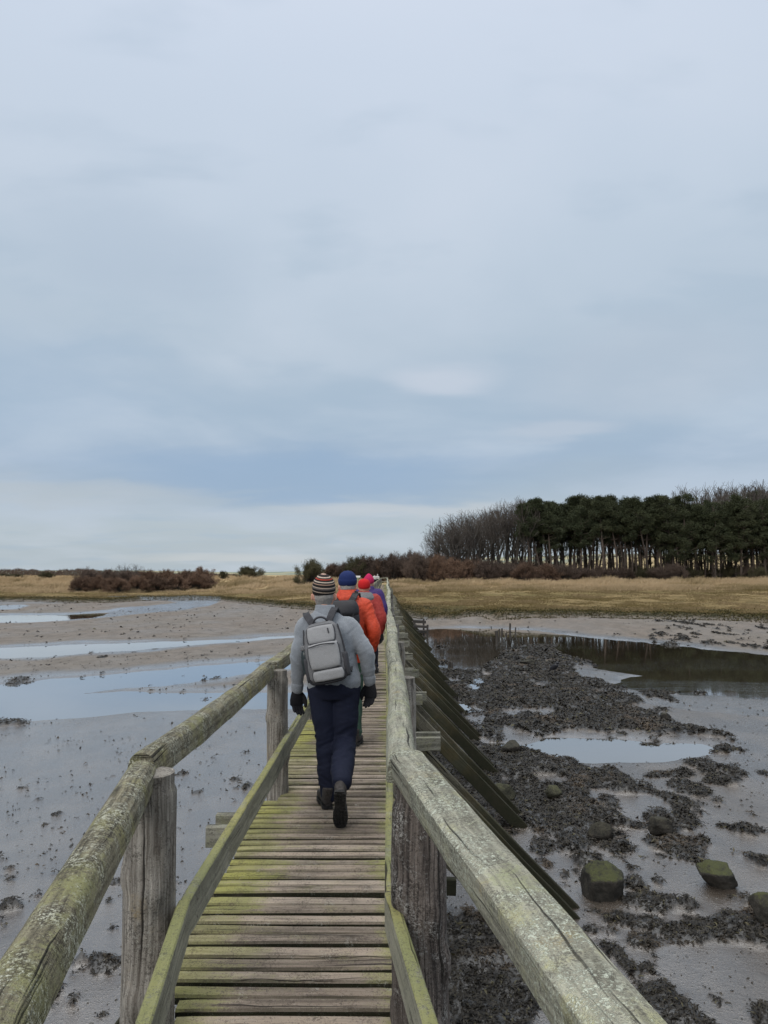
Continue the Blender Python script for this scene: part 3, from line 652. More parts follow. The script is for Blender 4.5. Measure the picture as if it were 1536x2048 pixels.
def crumbs(x0,x1,y0,y1,dens,L,Wd):
    global off
    n=int((x1-x0)*(y1-y0)*dens); X=RNG.uniform(x0,x1,n);Y=RNG.uniform(y0,y1,n); a=(np.abs(X)/np.maximum(Y+4,.5)<.72)&(fbm(X*.9,Y*.9,3,3,150)+RNG.uniform(-.25,.25,n)>.02); X=X[a];Y=Y[a]
    wt,wd=fields(X,Y); k=(wt<-.15)&(land(X,Y)<-1); X=X[k];Y=Y[k]; wt,wd=wt[k],wd[k]; Z=base_z(X,Y,wt,wd,weedmask(X,Y,wd),land(X,Y)); n=len(X); s_=RNG.uniform(.4,1.5,n)**1.5
    V,Fq=ribbons(np.stack([X,Y,Z],1),RNG.uniform(0,2*PI,n),L*s_,Wd*s_,L*.3*s_,0*s_,2); Vs.append(V);Fs.append(Fq+off);off+=len(V); tn.append(np.repeat(RNG.uniform(0,1,n),6))
crumbs(-8,9,3,9,75,.020,.008); crumbs(-14,14,9,18,26,.035,.014); crumbs(-24,24,18,34,7,.06,.025); crumbs(-45,45,34,80,.9,.14,.06)
N=mat('bladder wrack'); t_=N.attr('tone'); P=N.pos()
c_=N.mix(t_,(.007,.0055,.004),(.026,.021,.014)); c_=N.mix(N.math('MULTIPLY',N.ss(t_,.94,.99),.6),c_,(.08,.07,.028)); c_=N.mix(N.ss(N.noise(P,1.2,3,.5),.55,.7),c_,(.05,.036,.023))
N.fin(c_,.55,None,.25)
sw=mesh_np('seaweed',np.concatenate(Vs),np.concatenate(Fs),N.m,attrs={'tone':np.concatenate(tn)}); tag(sw,'dark brown wrack lying in clumps on the wet mud','seaweed',kind='stuff')
print('weed faces',len(sw.data.polygons))
# ---------------------------------------------------------------- rocks, stumps
def rockmat(name,c1,c2,moss,amt):
    N=mat(name); P=N.pos(); G=N.new('ShaderNodeNewGeometry').outputs['Normal']; nz=N.sep(G)[2]; a=N.noise(P,6,5,.65); b=N.noise(P,40,4,.7)
    c=N.mix(N.ss(a,.35,.65),c1,c2); mm=N.math('MULTIPLY',N.ss(N.math('ADD',nz,N.math('ADD',N.math('MULTIPLY',N.math('SUBTRACT',a,.5),2.0),N.math('MULTIPLY',N.math('SUBTRACT',b,.5),1.4))),.35,1.05),amt)
    return N.fin(N.mix(mm,c,N.mix(b,moss,tuple(x*1.5 for x in moss))),.75,N.bump(N.math('ADD',a,N.math('MULTIPLY',b,.5)),.9,.04),.2)
RM=[rockmat('mossy dark rock',(.018,.017,.014),(.045,.04,.034),(.040,.043,.015),.95),rockmat('olive rock',(.03,.029,.019),(.060,.056,.036),(.05,.052,.022),.5),rockmat('bare dark rock',(.010,.009,.007),(.026,.022,.018),(.05,.048,.03),.35)]
def rock(px,py,wpx,hpx,m,label,seed,fr=.8,group=None,PL=None):
    x,y=at(px,py,MUD-.02); D=y*math.cos(PITCH)+(MUD-CZ)*math.sin(PITCH); w_=wpx/F*D; h_=hpx/F*D*.92
    bm=bmesh.new(); bmesh.ops.create_icosphere(bm,subdivisions=4,radius=1); rg=random.Random(seed); sd=rg.uniform(0,50)
    co=np.array([v.co[:] for v in bm.verts]); pl_=[np.array(Vector((rg.gauss(0,1),rg.gauss(0,1),rg.gauss(.3,.8))).normalized()) for _ in range(9)]
    r=np.ones(len(co)); pl_=[(p,rg.uniform(.5,.8)) for p in pl_]
    if PL: pl_=[(np.array(Vector(p).normalized()),l) for p,l in PL]
    for p,lim in pl_:
        dd=co@p; r=np.minimum(r,np.where(dd>.05,lim/np.maximum(dd,.05),9))
    r=r*(1+.13*fbm(co[:,0]*1.7+sd,co[:,1]*1.7,co[:,2]*1.7,4,3)+.035*fbm(co[:,0]*8,co[:,1]*8,co[:,2]*8,2,5))
    V=co*r[:,None]; ext=V.max(0)-V.min(0); V=(V-V.min(0)-ext/2)/ext
    V[:,2]+=.5
    if rg.random()<.5 and not PL: V[:,0]*=-1
    V=V*np.array([w_,w_*fr,h_*1.25]); V[:,2]-=h_*.25
    fs=[[l.vert.index for l in f.loops] for f in bm.faces]; bm.free()
    o=mesh_np('boulder',V,np.array(fs),m,smooth=True)
    z=gz(x,y); o.location=(x,y+w_*fr*.35,z); o.rotation_euler=(0,0,0 if PL else rg.uniform(-.4,.4)); tag(o,label,'boulder',group)
rock(1216,1804,86,68,RM[0],'large blocky boulder with bright moss on its flat top, beside the brace foot',31,PL=[((-.12,-.42,1),.52),((.45,-.25,.8),.66),((-1,-.15,.12),.62),((1,-.2,-.1),.80),((-.1,-1,-.12),.60),((.6,-.8,-.2),.72),((-.6,-.7,-.1),.74),((0,1,.2),.7),((-.7,.1,.7),.72)])
rock(1446,1784,76,50,RM[0],'wedge-shaped mossy boulder sitting in a small brown puddle',12,PL=[((.25,-.35,1),.50),((-.75,-.2,.75),.66),((1,-.1,.25),.72),((-.7,-.6,-.55),.50),((.2,-1,-.3),.58),((0,1,.2),.7),((-.9,.2,-.5),.6)])
rock(1548,1872,70,62,RM[0],'mossy boulder cut by the right edge of the picture',3)
rock(1008,1606,52,36,RM[1],'smooth olive rounded boulder touching the underside of a brace',4)
rock(1110,1608,38,22,RM[1],'small smooth olive stone surrounded by wrack',5)
rock(1326,1682,50,32,RM[2],'dark dome-shaped boulder on top of a weed patch',6)
rock(1202,1682,54,34,RM[2],'pointed grey-brown boulder at the right end of the wrack bank',7)
rock(1026,1510,50,20,RM[2],'low grey stone beside the pale puddle',10)
rock(1334,1446,28,16,RM[2],'small dark stone at the right tip of the long wrack bed',13)
rock(1058,1338,34,12,RM[2],'weed-covered hump in the middle of the long wrack bed',16)
N=mat('waterlogged stump wood'); uv=N.uv(); P=N.pos(); N.fin(N.mix(N.noise(N.vmath('MULTIPLY',uv,(3,40,1)),1,4,.6),(.012,.010,.008),(.045,.037,.03)),.6,N.bump(N.noise(N.vmath('MULTIPLY',uv,(3,40,1)),1,4,.6),.6,.01)); SM=N.m
ST=[(994,1262,1277,8,'thick stump standing at the tip of the pale mud spit'),(999,1258,1272,4,'thin stump just behind the thick stump'),(1003,1257,1274,5,'upright stump beside the thin one'),(1013,1266,1274,5,'short broken stump between the two clusters'),(1020,1247,1262,5,'tallest leaning stump at the far edge of the pool'),(1019,1261,1269,4,'short stump in front of the tallest one'),(1031,1255,1265,4,'slim stump right of the tallest one'),(1046,1247,1253,4,'small stump on the pale far bank'),(1092,1268,1278,3,'lone stump out in the open water'),(885,1298,1306,14,'rotten stump lump among weed clumps beside the bridge'),(897,1323,1334,6,'left stump of the close pair at the braces'),(903,1324,1334,9,'right stump of the close pair at the braces'),(871,1278,1285,5,'little stump beside a weedy hump near the braces')]
for i,(px,yt,yb,wp,lab) in enumerate(ST):
    x,y=at(px,yb,WL); D=y; h=(yb-yt)/F*D; r=wp/F*D/2*.72; acc=Acc(); log(acc,(0,0,-.4),(random.uniform(-.16,.16)*h,0,h),r,seg=10,n=12,rough=.4)
    o=acc.build('stump',SM,None,True); o.location=(x,y,WL); tag(o,lab,'stump','rotten stumps in the pool')
# broken timber frame beyond the braces
x,y=at(846,1272,WL); t0=empty('broken_staging',(x,y,WL),'collapsed dark timber frame lying beside the bridge braces','old staging')
for (a,b,w_,h_) in (((-.6,0,.62),(.35,.1,.55),.1,.16),((-.6,1.0,.85),(.25,1.0,.8),.1,.2),((.28,.1,-.2),(.3,.1,.7),.13,.13),((.1,1.0,-.2),(.1,1.0,1.0),.12,.12),((-.5,.2,-.2),(-.5,.2,.8),.1,.1),((-.6,.6,.25),(.3,.6,.2),.1,.18)):
    acc=Acc(); beam(acc,a,b,w_,h_,seg=5,wob=.12); acc.build('timber',SM,t0)
# crow on the wrack
x,y=at(1110,1358,MUD); D=y
bm=bmesh.new()
def ell(bm,c,r,rot=None,seg=10):
    mt=Matrix.Translation(c)
    if rot: mt=mt@Euler(rot).to_matrix().to_4x4()
    bmesh.ops.create_uvsphere(bm,u_segments=seg+4,v_segments=seg,radius=1,matrix=mt@Matrix.Diagonal((*r,1)))
ell(bm,(0,0,.20),(.075,.15,.075),(R(-38),0,0)); ell(bm,(0,-.085,.335),(.045,.05,.045)); ell(bm,(0,-.05,.28),(.05,.05,.07)); ell(bm,(0,-.15,.33),(.014,.05,.016),(R(8),0,0)); ell(bm,(0,.16,.09),(.045,.11,.02),(R(-40),0,0))
for s_ in (-1,1): ell(bm,(s_*.03,.0,.07),(.009,.009,.075)); ell(bm,(s_*.03,-.02,.006),(.012,.035,.006))
for s_ in (-1,1): ell(bm,(s_*.06,.03,.2),(.022,.15,.06),(R(-40),0,0))
me=bpy.data.meshes.new('crow'); bm.to_mesh(me); bm.free(); me.polygons.foreach_set('use_smooth',[True]*len(me.polygons)); N=mat('black plumage'); me.materials.append(N.fin((.012,.012,.016),.45)); o=bpy.data.objects.new('crow',me); link(o); o.location=(x,y,gz(x,y)+.08); o.rotation_euler=(0,0,R(50)); o.scale=(1.15,)*3
tag(o,'dark crow standing on the wrack bed beyond the braces','bird')
# ---------------------------------------------------------------- twiggy plants
def tubes(segs,nn=3):
    """segs array (n,8): p0(3) p1(3) r0 r1 -> V,F"""
    s_=np.asarray(segs,float); p0=s_[:,:3];p1=s_[:,3:6];r0=s_[:,6];r1=s_[:,7]; d=p1-p0; L=np.linalg.norm(d,axis=1)+1e-9; d=d/L[:,None]
    up_=np.where(np.abs(d[:,2:3])>.9,np.array([[1.,0,0]]),np.array([[0,0,1.]])); x=np.cross(d,up_); x/=np.linalg.norm(x,axis=1)[:,None]+1e-9; y=np.cross(x,d)
    n=len(s_); V=np.zeros((n,2,nn,3))
    for j in range(nn):
        a=2*PI*j/nn; o=x*math.cos(a)+y*math.sin(a); V[:,0,j]=p0+o*r0[:,None]; V[:,1,j]=p1+o*r1[:,None]
    b=np.arange(n)*2*nn; Fs=[]
    for j in range(nn):
        k=(j+1)%nn; Fs.append(np.stack([b+j,b+k,b+nn+k,b+nn+j],1))
    return V.reshape(-1,3),np.concatenate(Fs)
def grow(rg,H,trunk_frac,r0,spread,levels,kids,upb,lean=0,crown_w=.5,minr=.012):
    """bare tree: list of segments (thick) and (thin)"""
    thick=[];thin=[]
    def branch(p,d,L,r,lv):
        nseg=4 if lv<2 else 3; q=p.copy(); dd=d.copy()
        pts=[q.copy()]
        for i in range(nseg):
            dd=dd+np.array([rg.gauss(0,.16),rg.gauss(0,.16),rg.gauss(0,.07)+upb*(.10 if lv<3 else .02)]); dd/=np.linalg.norm(dd); q=q+dd*L/nseg
            ra=r*(1-.5*i/nseg); rb=r*(1-.5*(i+1)/nseg); (thick if lv<3 else thin).append([*pts[-1],*q,max(ra,minr),max(rb,minr)]); pts.append(q.copy())
        if lv>=levels: return
        k=kids[lv]
        for j in range(k):
            t=rg.uniform(.35,1.0) if j<k-1 else 1.0; i=min(nseg-1,int(t*nseg)); base=pts[i]+(pts[i+1]-pts[i])*(t*nseg-i if t<1 else 1)
            a=rg.uniform(0,2*PI); sp=spread*rg.uniform(.55,1.25); x,y_,_=frame_of(dd)
            nd=dd*math.cos(sp)+(x*math.cos(a)+y_*math.sin(a))*math.sin(sp); nd[2]+=upb*.25; nd/=np.linalg.norm(nd)
            branch(base,nd,L*rg.uniform(.50,.72),r*rg.uniform(.48,.64),lv+1)
    p=np.array([0.,0,-.3]); dd=np.array([lean,0,1.]); dd/=np.linalg.norm(dd); n=6; LT=H*trunk_frac; pts=[p]
    for i in range(n):
        dd=dd+np.array([rg.gauss(0,.04),rg.gauss(0,.04),0]); dd/=np.linalg.norm(dd); q=pts[-1]+dd*LT/n; thick.append([*pts[-1],*q,r0*(1-.45*i/n),r0*(1-.45*(i+1)/n)]); pts.append(q)
    top=pts[-1]; nb=kids[0]+2
    for j in range(nb):
        t=rg.uniform(.45,1); base=pts[int(t*n)] ; a=rg.uniform(0,2*PI); sp=spread*rg.uniform(.4,1.3)
        nd=np.array([math.cos(a)*math.sin(sp)*crown_w*1.6,math.sin(a)*math.sin(sp)*crown_w*1.6,math.cos(sp)]); nd/=np.linalg.norm(nd)
        branch(base,nd,(H-base[2])*rg.uniform(.36,.5),r0*.5*rg.uniform(.7,1.1),1)
    branch(top,dd,(H-LT)*.45,r0*.55,1)
    a=np.array(thick);b=np.array(thin); c0=np.array([0,0,H*.60]); rd=np.array([H*.30*crown_w/.45,H*.30*crown_w/.45,H*.40])
    for q in (a,b):
        for k in (0,3):
            v_=(q[:,k:k+3]-c0)/rd; e_=np.linalg.norm(v_,axis=1)+1e-9; f_=np.where(e_>.75,(.75+.27*np.tanh((e_-.75)/.45))/e_,1); f_=np.where(q[:,k+2]<H*.22,1,f_); q[:,k:k+3]=c0+v_*f_[:,None]*rd
    zt=max(b[:,5].max(),a[:,5].max()); s_=H/zt
    for q in (a,b):
        q[:,2]*=s_; q[:,5]*=s_; q[:,:2]*=.5+.5*s_; q[:,3:5]*=.5+.5*s_
    return a,b
N=mat('winter bark'); r_=N.rnd(); P=N.obj(); N.fin(N.mix(N.math('ADD',N.math('MULTIPLY',r_,.6),N.math('MULTIPLY',N.noise(P,1.5,3,.5),.5)),(.034,.030,.026),(.078,.069,.059)),.9); BARK=N.m
N=mat('winter twigs'); r_=N.rnd(); N.fin(N.mix(r_,(.050,.041,.035),(.092,.077,.064)),.9); TWIG=N.m
N=mat('pine bark'); r_=N.rnd(); N.fin(N.mix(r_,(.05,.038,.03),(.095,.07,.055)),.9); PBARK=N.m
N=mat('pine needles'); r_=N.rnd(); P=N.obj(); tn_=N.attr('tone'); c_=N.mix(tn_,(.024,.031,.017),(.072,.080,.040)); c_=N.mix(N.math('MULTIPLY',N.noise(P,.5,3,.5),.6),c_,(.034,.036,.017)); N.fin(N.mix(N.math('MULTIPLY',r_,.35),c_,(.026,.038,.018)),.8,None,.2); NEED=N.m
def shrubmat(name,a,b):
    N=mat(name); r_=N.rnd(); t_=N.attr('tone'); return N.fin(N.mix(N.math('ADD',N.math('MULTIPLY',r_,.5),N.math('MULTIPLY',t_,.5)),a,b),.9,None,.15)
SHB=shrubmat('russet scrub twigs',(.072,.048,.036),(.20,.125,.085)); SHG=shrubmat('olive scrub twigs',(.042,.040,.024),(.115,.103,.056)); SHP=shrubmat('dusky scrub twigs',(.062,.046,.038),(.145,.105,.083))
HID=[]
def proto_tree(seed,H,tf,r0,sp,kids,upb,cw,lean=0,minr=.012):
    rg=random.Random(seed); a,b=grow(rg,H,tf,r0,sp,len(kids),kids+[0],upb,lean,cw,minr)
    Va,Fa=tubes(a,6); Vb,Fb=tubes(b,3); return (Va,Fa,Vb,Fb)
def mk_mesh(name,V,Fq,m,attrs=None):
    o=mesh_np(name,V,Fq,m,attrs=attrs,smooth=True); me=o.data; bpy.data.objects.remove(o); return me
bare=[]
for i,(H,tf,r0,sp,kids,upb,cw) in enumerate([(12,.26,.22,.60,[4,4,3,3],.5,.6),(12,.34,.20,.52,[4,4,3,3],.6,.45),(12,.50,.17,.42,[3,4,4,3],1.0,.35),(12,.20,.23,.72,[4,4,3,3],.4,.75),(12,.55,.17,.4,[3,4,4,4],1.0,.3),(12,.40,.21,.54,[4,4,3,3],.6,.5)]):
    Va,Fa,Vb,Fb=proto_tree(100+i,H,tf,r0,sp,kids,upb,cw,minr=.016); bare.append((mk_mesh('trunk',Va,Fa,BARK),mk_mesh('crown',Vb,Fb,TWIG)))
print('bare crown faces',[len(b[1].polygons) for b in bare])
pines=[]
for i in range(6):
    rg=random.Random(300+i); rn=np.random.default_rng(300+i); H=13.; segs=[]; p=np.array([0.,0,-.3]); dd=np.array([rg.gauss(0,.04),0,1.]); 
    pts=[p]
    for k in range(10):
        dd=dd+np.array([rg.gauss(0,.03),rg.gauss(0,.03),0]); dd/=np.linalg.norm(dd); q=pts[-1]+dd*1.28; segs.append([*pts[-1],*q,.20*(1-.08*k),.20*(1-.08*(k+1))]); pts.append(q)
    low=(.50,.60,.44,.55,.36,.28)[i]
    C=[]
    for k in range(40 if i<4 else 50):
        t=rg.uniform(low,.99); f=t*10; base=pts[int(f)]+(pts[min(10,int(f)+1)]-pts[int(f)])*(f-int(f)); a=rg.uniform(0,2*PI); L=(1.05-t)*rg.uniform(1.8,4.2)+.5
        if i<4: L=min(L,2.1)*(.35+.85*math.sin(PI*min(1,(t-low)/(1-low)*.85+.12)))*rg.choice([.55,.9,1.15])
        e_=base+np.array([math.cos(a)*L,math.sin(a)*L,L*rg.uniform(.05,.5)]); segs.append([*base,*e_,.05,.02]); 
        for q in range(3):
            fq=rg.uniform(.55,1.05); C.append((*(base+(e_-base)*fq+np.array([rg.gauss(0,.25),rg.gauss(0,.25),rg.gauss(0,.12)])),rg.uniform(.30,.66)))
    for k in range(46): # dead snags lower down
        t=rg.uniform(.15,low); f=t*10; base=pts[int(f)]; a=rg.uniform(0,2*PI); L=rg.uniform(.4,1.2); segs.append([*base,*(base+np.array([math.cos(a)*L,math.sin(a)*L,L*rg.uniform(.0,.9)])),.028,.012])
    C.append((*pts[-1],.6)); C=np.array(C); nl=85; n=len(C)*nl
    cc=np.repeat(C,nl,0); u=rn.normal(0,1,(n,3)); u/=np.linalg.norm(u,axis=1)[:,None]; rad=rn.uniform(.2,1,n)**.6
    pos=cc[:,:3]+u*rad[:,None]*cc[:,3:4]*np.array([1.0,1.0,.85]); dv=u*np.array([1,1,.5])+np.array([0,0,.7])+rn.normal(0,.4,(n,3)); dv/=np.linalg.norm(dv,axis=1)[:,None]
    sd=np.cross(dv,rn.normal(0,1,(n,3))); sd/=np.linalg.norm(sd,axis=1)[:,None]+1e-9; l=.17*rn.uniform(.6,1.4,n)[:,None]; w_=.038
    V=np.stack([pos-sd*w_,pos+sd*w_,pos+dv*l+sd*w_*.4,pos+dv*l-sd*w_*.4],1).reshape(-1,3); Fq=np.arange(n*4).reshape(-1,4); tone=np.repeat(np.repeat(rn.uniform(0,1,len(C)),nl)*.6+rn.uniform(0,.4,n),4)
    Va,Fa=tubes(segs,6); pines.append((mk_mesh('trunk',Va,Fa,PBARK),mk_mesh('crown',V,Fq,NEED,{'tone':tone})))
# shrubs: many fine stems from a low heart
def shrub_mesh(seed,W,H,nst,nt,mats_,twl=.34,flat=.75,wind=0):
    rn=np.random.default_rng(seed); segs=[];thin=[];tone=[]
    for k in range(nst):
        a=rn.uniform(0,2*PI); b=abs(rn.normal(0,.75)); ex=math.cos(a)*math.sin(min(b,1.45)); ey=math.sin(a)*math.sin(min(b,1.45)); ez=math.cos(min(b,1.45))
        R_=rn.uniform(.62,1)**.5; e_=np.array([ex*W/2*R_,ey*W/2*R_*.8,ez**flat*H*.86*R_+.1]); e_=e_*(1+.18*math.sin(a*3+seed)+.12*math.sin(a*5+b*4)); s0=np.array([e_[0]*.12+rn.normal(0,.2),e_[1]*.12+rn.normal(0,.2),-.15]); mid=(s0+e_)/2+np.array([0,0,-.15*H*rn.uniform(0,1)])+rn.normal(0,.08,3)
        segs+= [[*s0,*mid,.03,.02],[*mid,*e_,.02,.010]]
        for q in range(nt):
            t=rn.uniform(.25,1)**.6; c=mid+(e_-mid)*t if t>.3 else s0+(mid-s0)*rn.uniform(.4,1); u=(e_-s0)/np.linalg.norm(e_-s0)*.7+rn.normal(0,.6,3)+np.array([wind,0,.12]); u/=np.linalg.norm(u); l=twl*rn.uniform(.5,1.4)
            c=c+rn.normal(0,.13,3)*min(1,H/2.5); thin.append([*c,*(c+u*l),.014,.008]); tone.append(rn.uniform(0,1))
    thin=np.array(thin); thin[:,2]=np.maximum(thin[:,2],-.1); Va,Fa=tubes(segs,4); Vb,Fb=tubes(thin,3)
    return mk_mesh('stem',Va,Fa,BARK),mk_mesh('crown',Vb,Fb,mats_,{'tone':np.repeat(tone,6)})
SH={'b':[shrub_mesh(s,5,3.2,150,80,SHB,.26) for s in (1,2,3,4)],'g':[shrub_mesh(s,5,3.0,140,80,SHG,.26,.65) for s in (5,6,7)],'p':[shrub_mesh(s,5,3.2,150,80,SHP,.24,.6) for s in (8,9,10,11)]}
def plant(kind,meshes,x,y,H,H0,W=None,W0=None,label='',cat='tree',group=None,rz=None,dz=0):
    z=gz(x,y)+dz; o=empty(kind,(x,y,z),label,cat,group,random.uniform(0,2*PI) if rz is None else rz); s_=H/H0; sw_=(W/W0) if W else s_
    o.scale=(sw_,sw_,s_)
    for nm,me in zip(('trunk' if cat!='shrub' else 'stem','crown'),meshes):
        c=bpy.data.objects.new(nm,me); COL.objects.link(c); c.parent=o
    return o
def topz(px,ytop,Y): # world height of the point seen at ytop at distance Y
    a=math.atan((1024-ytop)/F)+PITCH; return CZ+Y*math.tan(a)
ORD='leftmost,second,third,fourth,fifth,sixth,seventh,eighth,ninth,tenth,eleventh,twelfth,thirteenth,fourteenth,fifteenth,sixteenth,seventeenth,eighteenth,nineteenth,twentieth'.split(','); OC={}
def shr(kind,px,ytop,wpx,Y,label,group):
    if '#' in label:
        k=OC.get(label,0); OC[label]=k+1; label=label.replace('#',ORD[min(k,19)]+(' from the left' if k else ''))
    Xp=colX(px,Y); g=gz(Xp,Y); H=max(.8,topz(px,ytop,Y)-g+.15); W=wpx/F*Y*1.12
    return plant('shrub',random.choice(SH[kind]),Xp,Y,H,3.2,W,5.2,label,'shrub',group)
def yfor(px,ybase,lo=60,hi=170):
    Ys=np.linspace(lo,hi,300); Xs=np.array([colX(px,q) for q in Ys]); zs=ground_z(Xs,Ys); py=1024-F*np.tan(np.arctan((zs-CZ)/Ys)-PITCH); k=np.where(py<=ybase)[0]
    return float(Ys[k[0]]) if len(k) else hi
# wood on the right
prof=[(860,1085),(885,1058),(905,1042),(935,1031),(950,1024),(985,1014),(1005,1004),(1050,1001),(1062,994),(1100,998),(1130,995),(1160,990),(1200,986),(1240,982),(1300,985),(1340,986),(1380,972),(1440,971),(1540,969),(1700,965)]
def ptop(px): return float(np.interp(px,[p[0] for p in prof],[p[1] for p in prof]))
BF=[.06]; rw=random.Random(77); cnt=[0,0]
def wood_tree(px,Y,kind):
    if kind=='bare' and px>1062: Y+=9
    Xp=colX(px,Y); g=gz(Xp,Y); yt=ptop(px)+rw.uniform(-12,8) if kind=='bare' else ptop(px)+rw.uniform(-3,26)
    if kind=='bare' and 1060<px<1345: yt+=rw.uniform(14,45)
    if kind=='pine' and px>1350: yt+=rw.uniform(12,45)
    H=topz(px,yt,Y)-g
    if kind=='bare':
        if px<935: i=rw.choice([0,3]); lab='bare spreading tree at the left tapering end of the wood'
        elif px<1055: i=rw.choice([0,1,2,5]); lab='bare leafless tree in the left half of the wood beside the pines'
        elif px<1350: i=rw.choice([2,4,4,1]); lab='slim leafless tree standing between the pine trunks'
        else: i=rw.choice([1,2,4,5]); lab='tall leafless tree behind the low-branched pines at the right end'
        W=H*(.62 if px<960 else .5)*rw.uniform(.85,1.2)
        plant('bare_tree',bare[i],Xp,Y,H,12,W,7,lab,'tree',lab)
    else:
        i=rw.choice([0,1,2,3]) if px<1300 else rw.choice([0,3,4,5,1]); lab='dark green pine with a bare trunk and high crown' if px<1300 else 'dark green pine branched low down at the right of the wood'
        W=H*rw.uniform(.85,1.15); plant('pine_tree',pines[i],Xp,Y,H,13.,W,13.,lab,'tree',lab)
px=872
while px<1640:
    wood_tree(px+rw.uniform(-5,5),rw.uniform(122,127),'bare' if (px<1058 or rw.random()<BF[0]) else 'pine'); px+=rw.uniform(10,15)*(1.25 if px<1050 else .82)
px=885
BF[0]=.30
while px<1640:
    wood_tree(px,rw.uniform(128,136),'bare' if (px<1058 or rw.random()<.30) else 'pine'); px+=rw.uniform(10,15)*(1.25 if px<1050 else .82)
px=905
while px<1640:
    wood_tree(px,rw.uniform(138,150),'bare' if (px<1058 or rw.random()<.6) else 'pine'); px+=rw.uniform(8,12)*(1.6 if px<1050 else 1)
px=1066
while px<1640:
    Y=rw.uniform(131,146); Xp=colX(px,Y); g=gz(Xp,Y); yt=ptop(px)+rw.uniform(35,75); H=topz(px,yt,Y)-g
    plant('bare_tree',bare[rw.choice([2,4])],Xp,Y,H,12,H*.42,7,'slim leafless tree standing between the pine trunks','tree','slim leafless tree standing between the pine trunks'); px+=rw.uniform(8,16)
wood_tree(1062,121,'pine'); wood_tree(1085,123,'pine'); wood_tree(1105,121.5,'pine')
# scrub under and before the wood, and the russet band behind the bridge end
G='russet scrub before the bare trees'
for px,yt,w_ in [(665,1131,44),(752,1122,58),(792,1114,60),(835,1110,62),(872,1113,56),(905,1120,60),(940,1124,56),(975,1124,62),(1012,1131,60),(1052,1128,64),(1092,1130,58),(1128,1132,54)]:
    shr('b' if rw.random()<.45 else 'p',px,yt,w_+14,rw.uniform(114,118) if px>800 else rw.uniform(121,124),'dense russet shrub, # in the front row of the long scrub band',G)
for px,yt,w_ in [(690,1128,60),(740,1118,66),(780,1113,60),(820,1109,66),(860,1110,66),(900,1114,66),(950,1118,66),(1000,1124,60),(1040,1124,66),(1080,1126,60),(1120,1130,60),(1150,1136,50)]:
    shr('p',px,yt,w_+12,rw.uniform(121,126),'dusky brown shrub, # in the rear row of the long scrub band','dusky scrub in the rear row')
shr('g',716,1113,64,121,'dark olive windswept shrub rising above the striped hat and blue hat walkers','olive shrubs')
shr('g',622,1121,78,108,'broad olive grey shrub left of the bridge line above the striped hat',None)
shr('g',497,1134,66,140,'round olive shrub standing alone on the tan grass',None)
shr('g',446,1143,22,140,'tiny windswept bush beside the end of the russet thicket',None)
shr('g',22,1149,74,150,'low olive shrub at the left edge of the picture',None)
shr('g',93,1145,36,150,'small round dark shrub between thicket and left edge',None)
px=1150
while px<1640:
    shr('p' if rw.random()<.7 else 'g',px,1136+rw.uniform(-5,6),rw.uniform(34,60),rw.uniform(119,131),'low dark undergrowth shrub, # at the feet of the pines','undergrowth shrubs below the wood'); px+=rw.uniform(20,34)
G='russet thicket on the left marsh'
for px,yt,w_,Y in [(160,1158,44,1183),(195,1155,50,1184),(235,1158,54,1185),(275,1156,54,1184),(315,1156,56,1183),(352,1153,52,1181),(395,1150,56,1179),(420,1160,30,1177)]:
    Y=yfor(px,Y); shr('b',px,yt,w_+10,Y,'russet shrub, # in the front row of the left thicket',G)
for px,yt,w_,Y in [(175,1142,56,1178),(215,1143,50,1178),(255,1145,54,1178),(300,1143,56,1177),(335,1142,50,1176),(370,1143,54,1175),(402,1139,54,1174)]:
    Y=yfor(px,Y); shr('b' if px>280 else 'p',px,yt,w_+8,Y,'taller shrub, # in the rear row of the left thicket','taller rear shrubs of the left thicket')
for px,yt,w_,lab in [(236,1130,28,'left small bare tree poking above the russet thicket'),(256,1126,36,'middle round-headed tree poking above the russet thicket'),(276,1130,32,'right leaning tree poking above the russet thicket')]:
    Y=yfor(px,1174); Xp=colX(px,Y); g=gz(Xp,Y); plant('bare_tree',bare[3 if px!=256 else 0],Xp,Y,topz(px,yt,Y)-g,12,w_/F*Y*1.25,7,lab,'tree')
# far-off wood on the left horizon
rn=np.random.default_rng(5); segs=[]
for k in range(26000):
    pxx=rn.uniform(-300,470); Y=rn.uniform(420,450); Xp=colX(pxx,Y); hh=4.0*(.85+.12*math.sin(pxx*.05)+.08*math.sin(pxx*.21))*(1 if pxx<215 else max(.25,1-(pxx-215)/130))
    z0=rn.uniform(-2.5,hh); segs.append([Xp,Y,z0,Xp+rn.normal(0,.5),Y,z0+rn.uniform(.4,1.3),.15,.06])
V,Fq=tubes(segs,3); o=mesh_np('far_wood',V,Fq,SHP,attrs={'tone':np.repeat(rn.uniform(0,1,len(segs)),6)}); tag(o,'dark wood along the horizon far off behind the left marsh','woodland',kind='stuff')
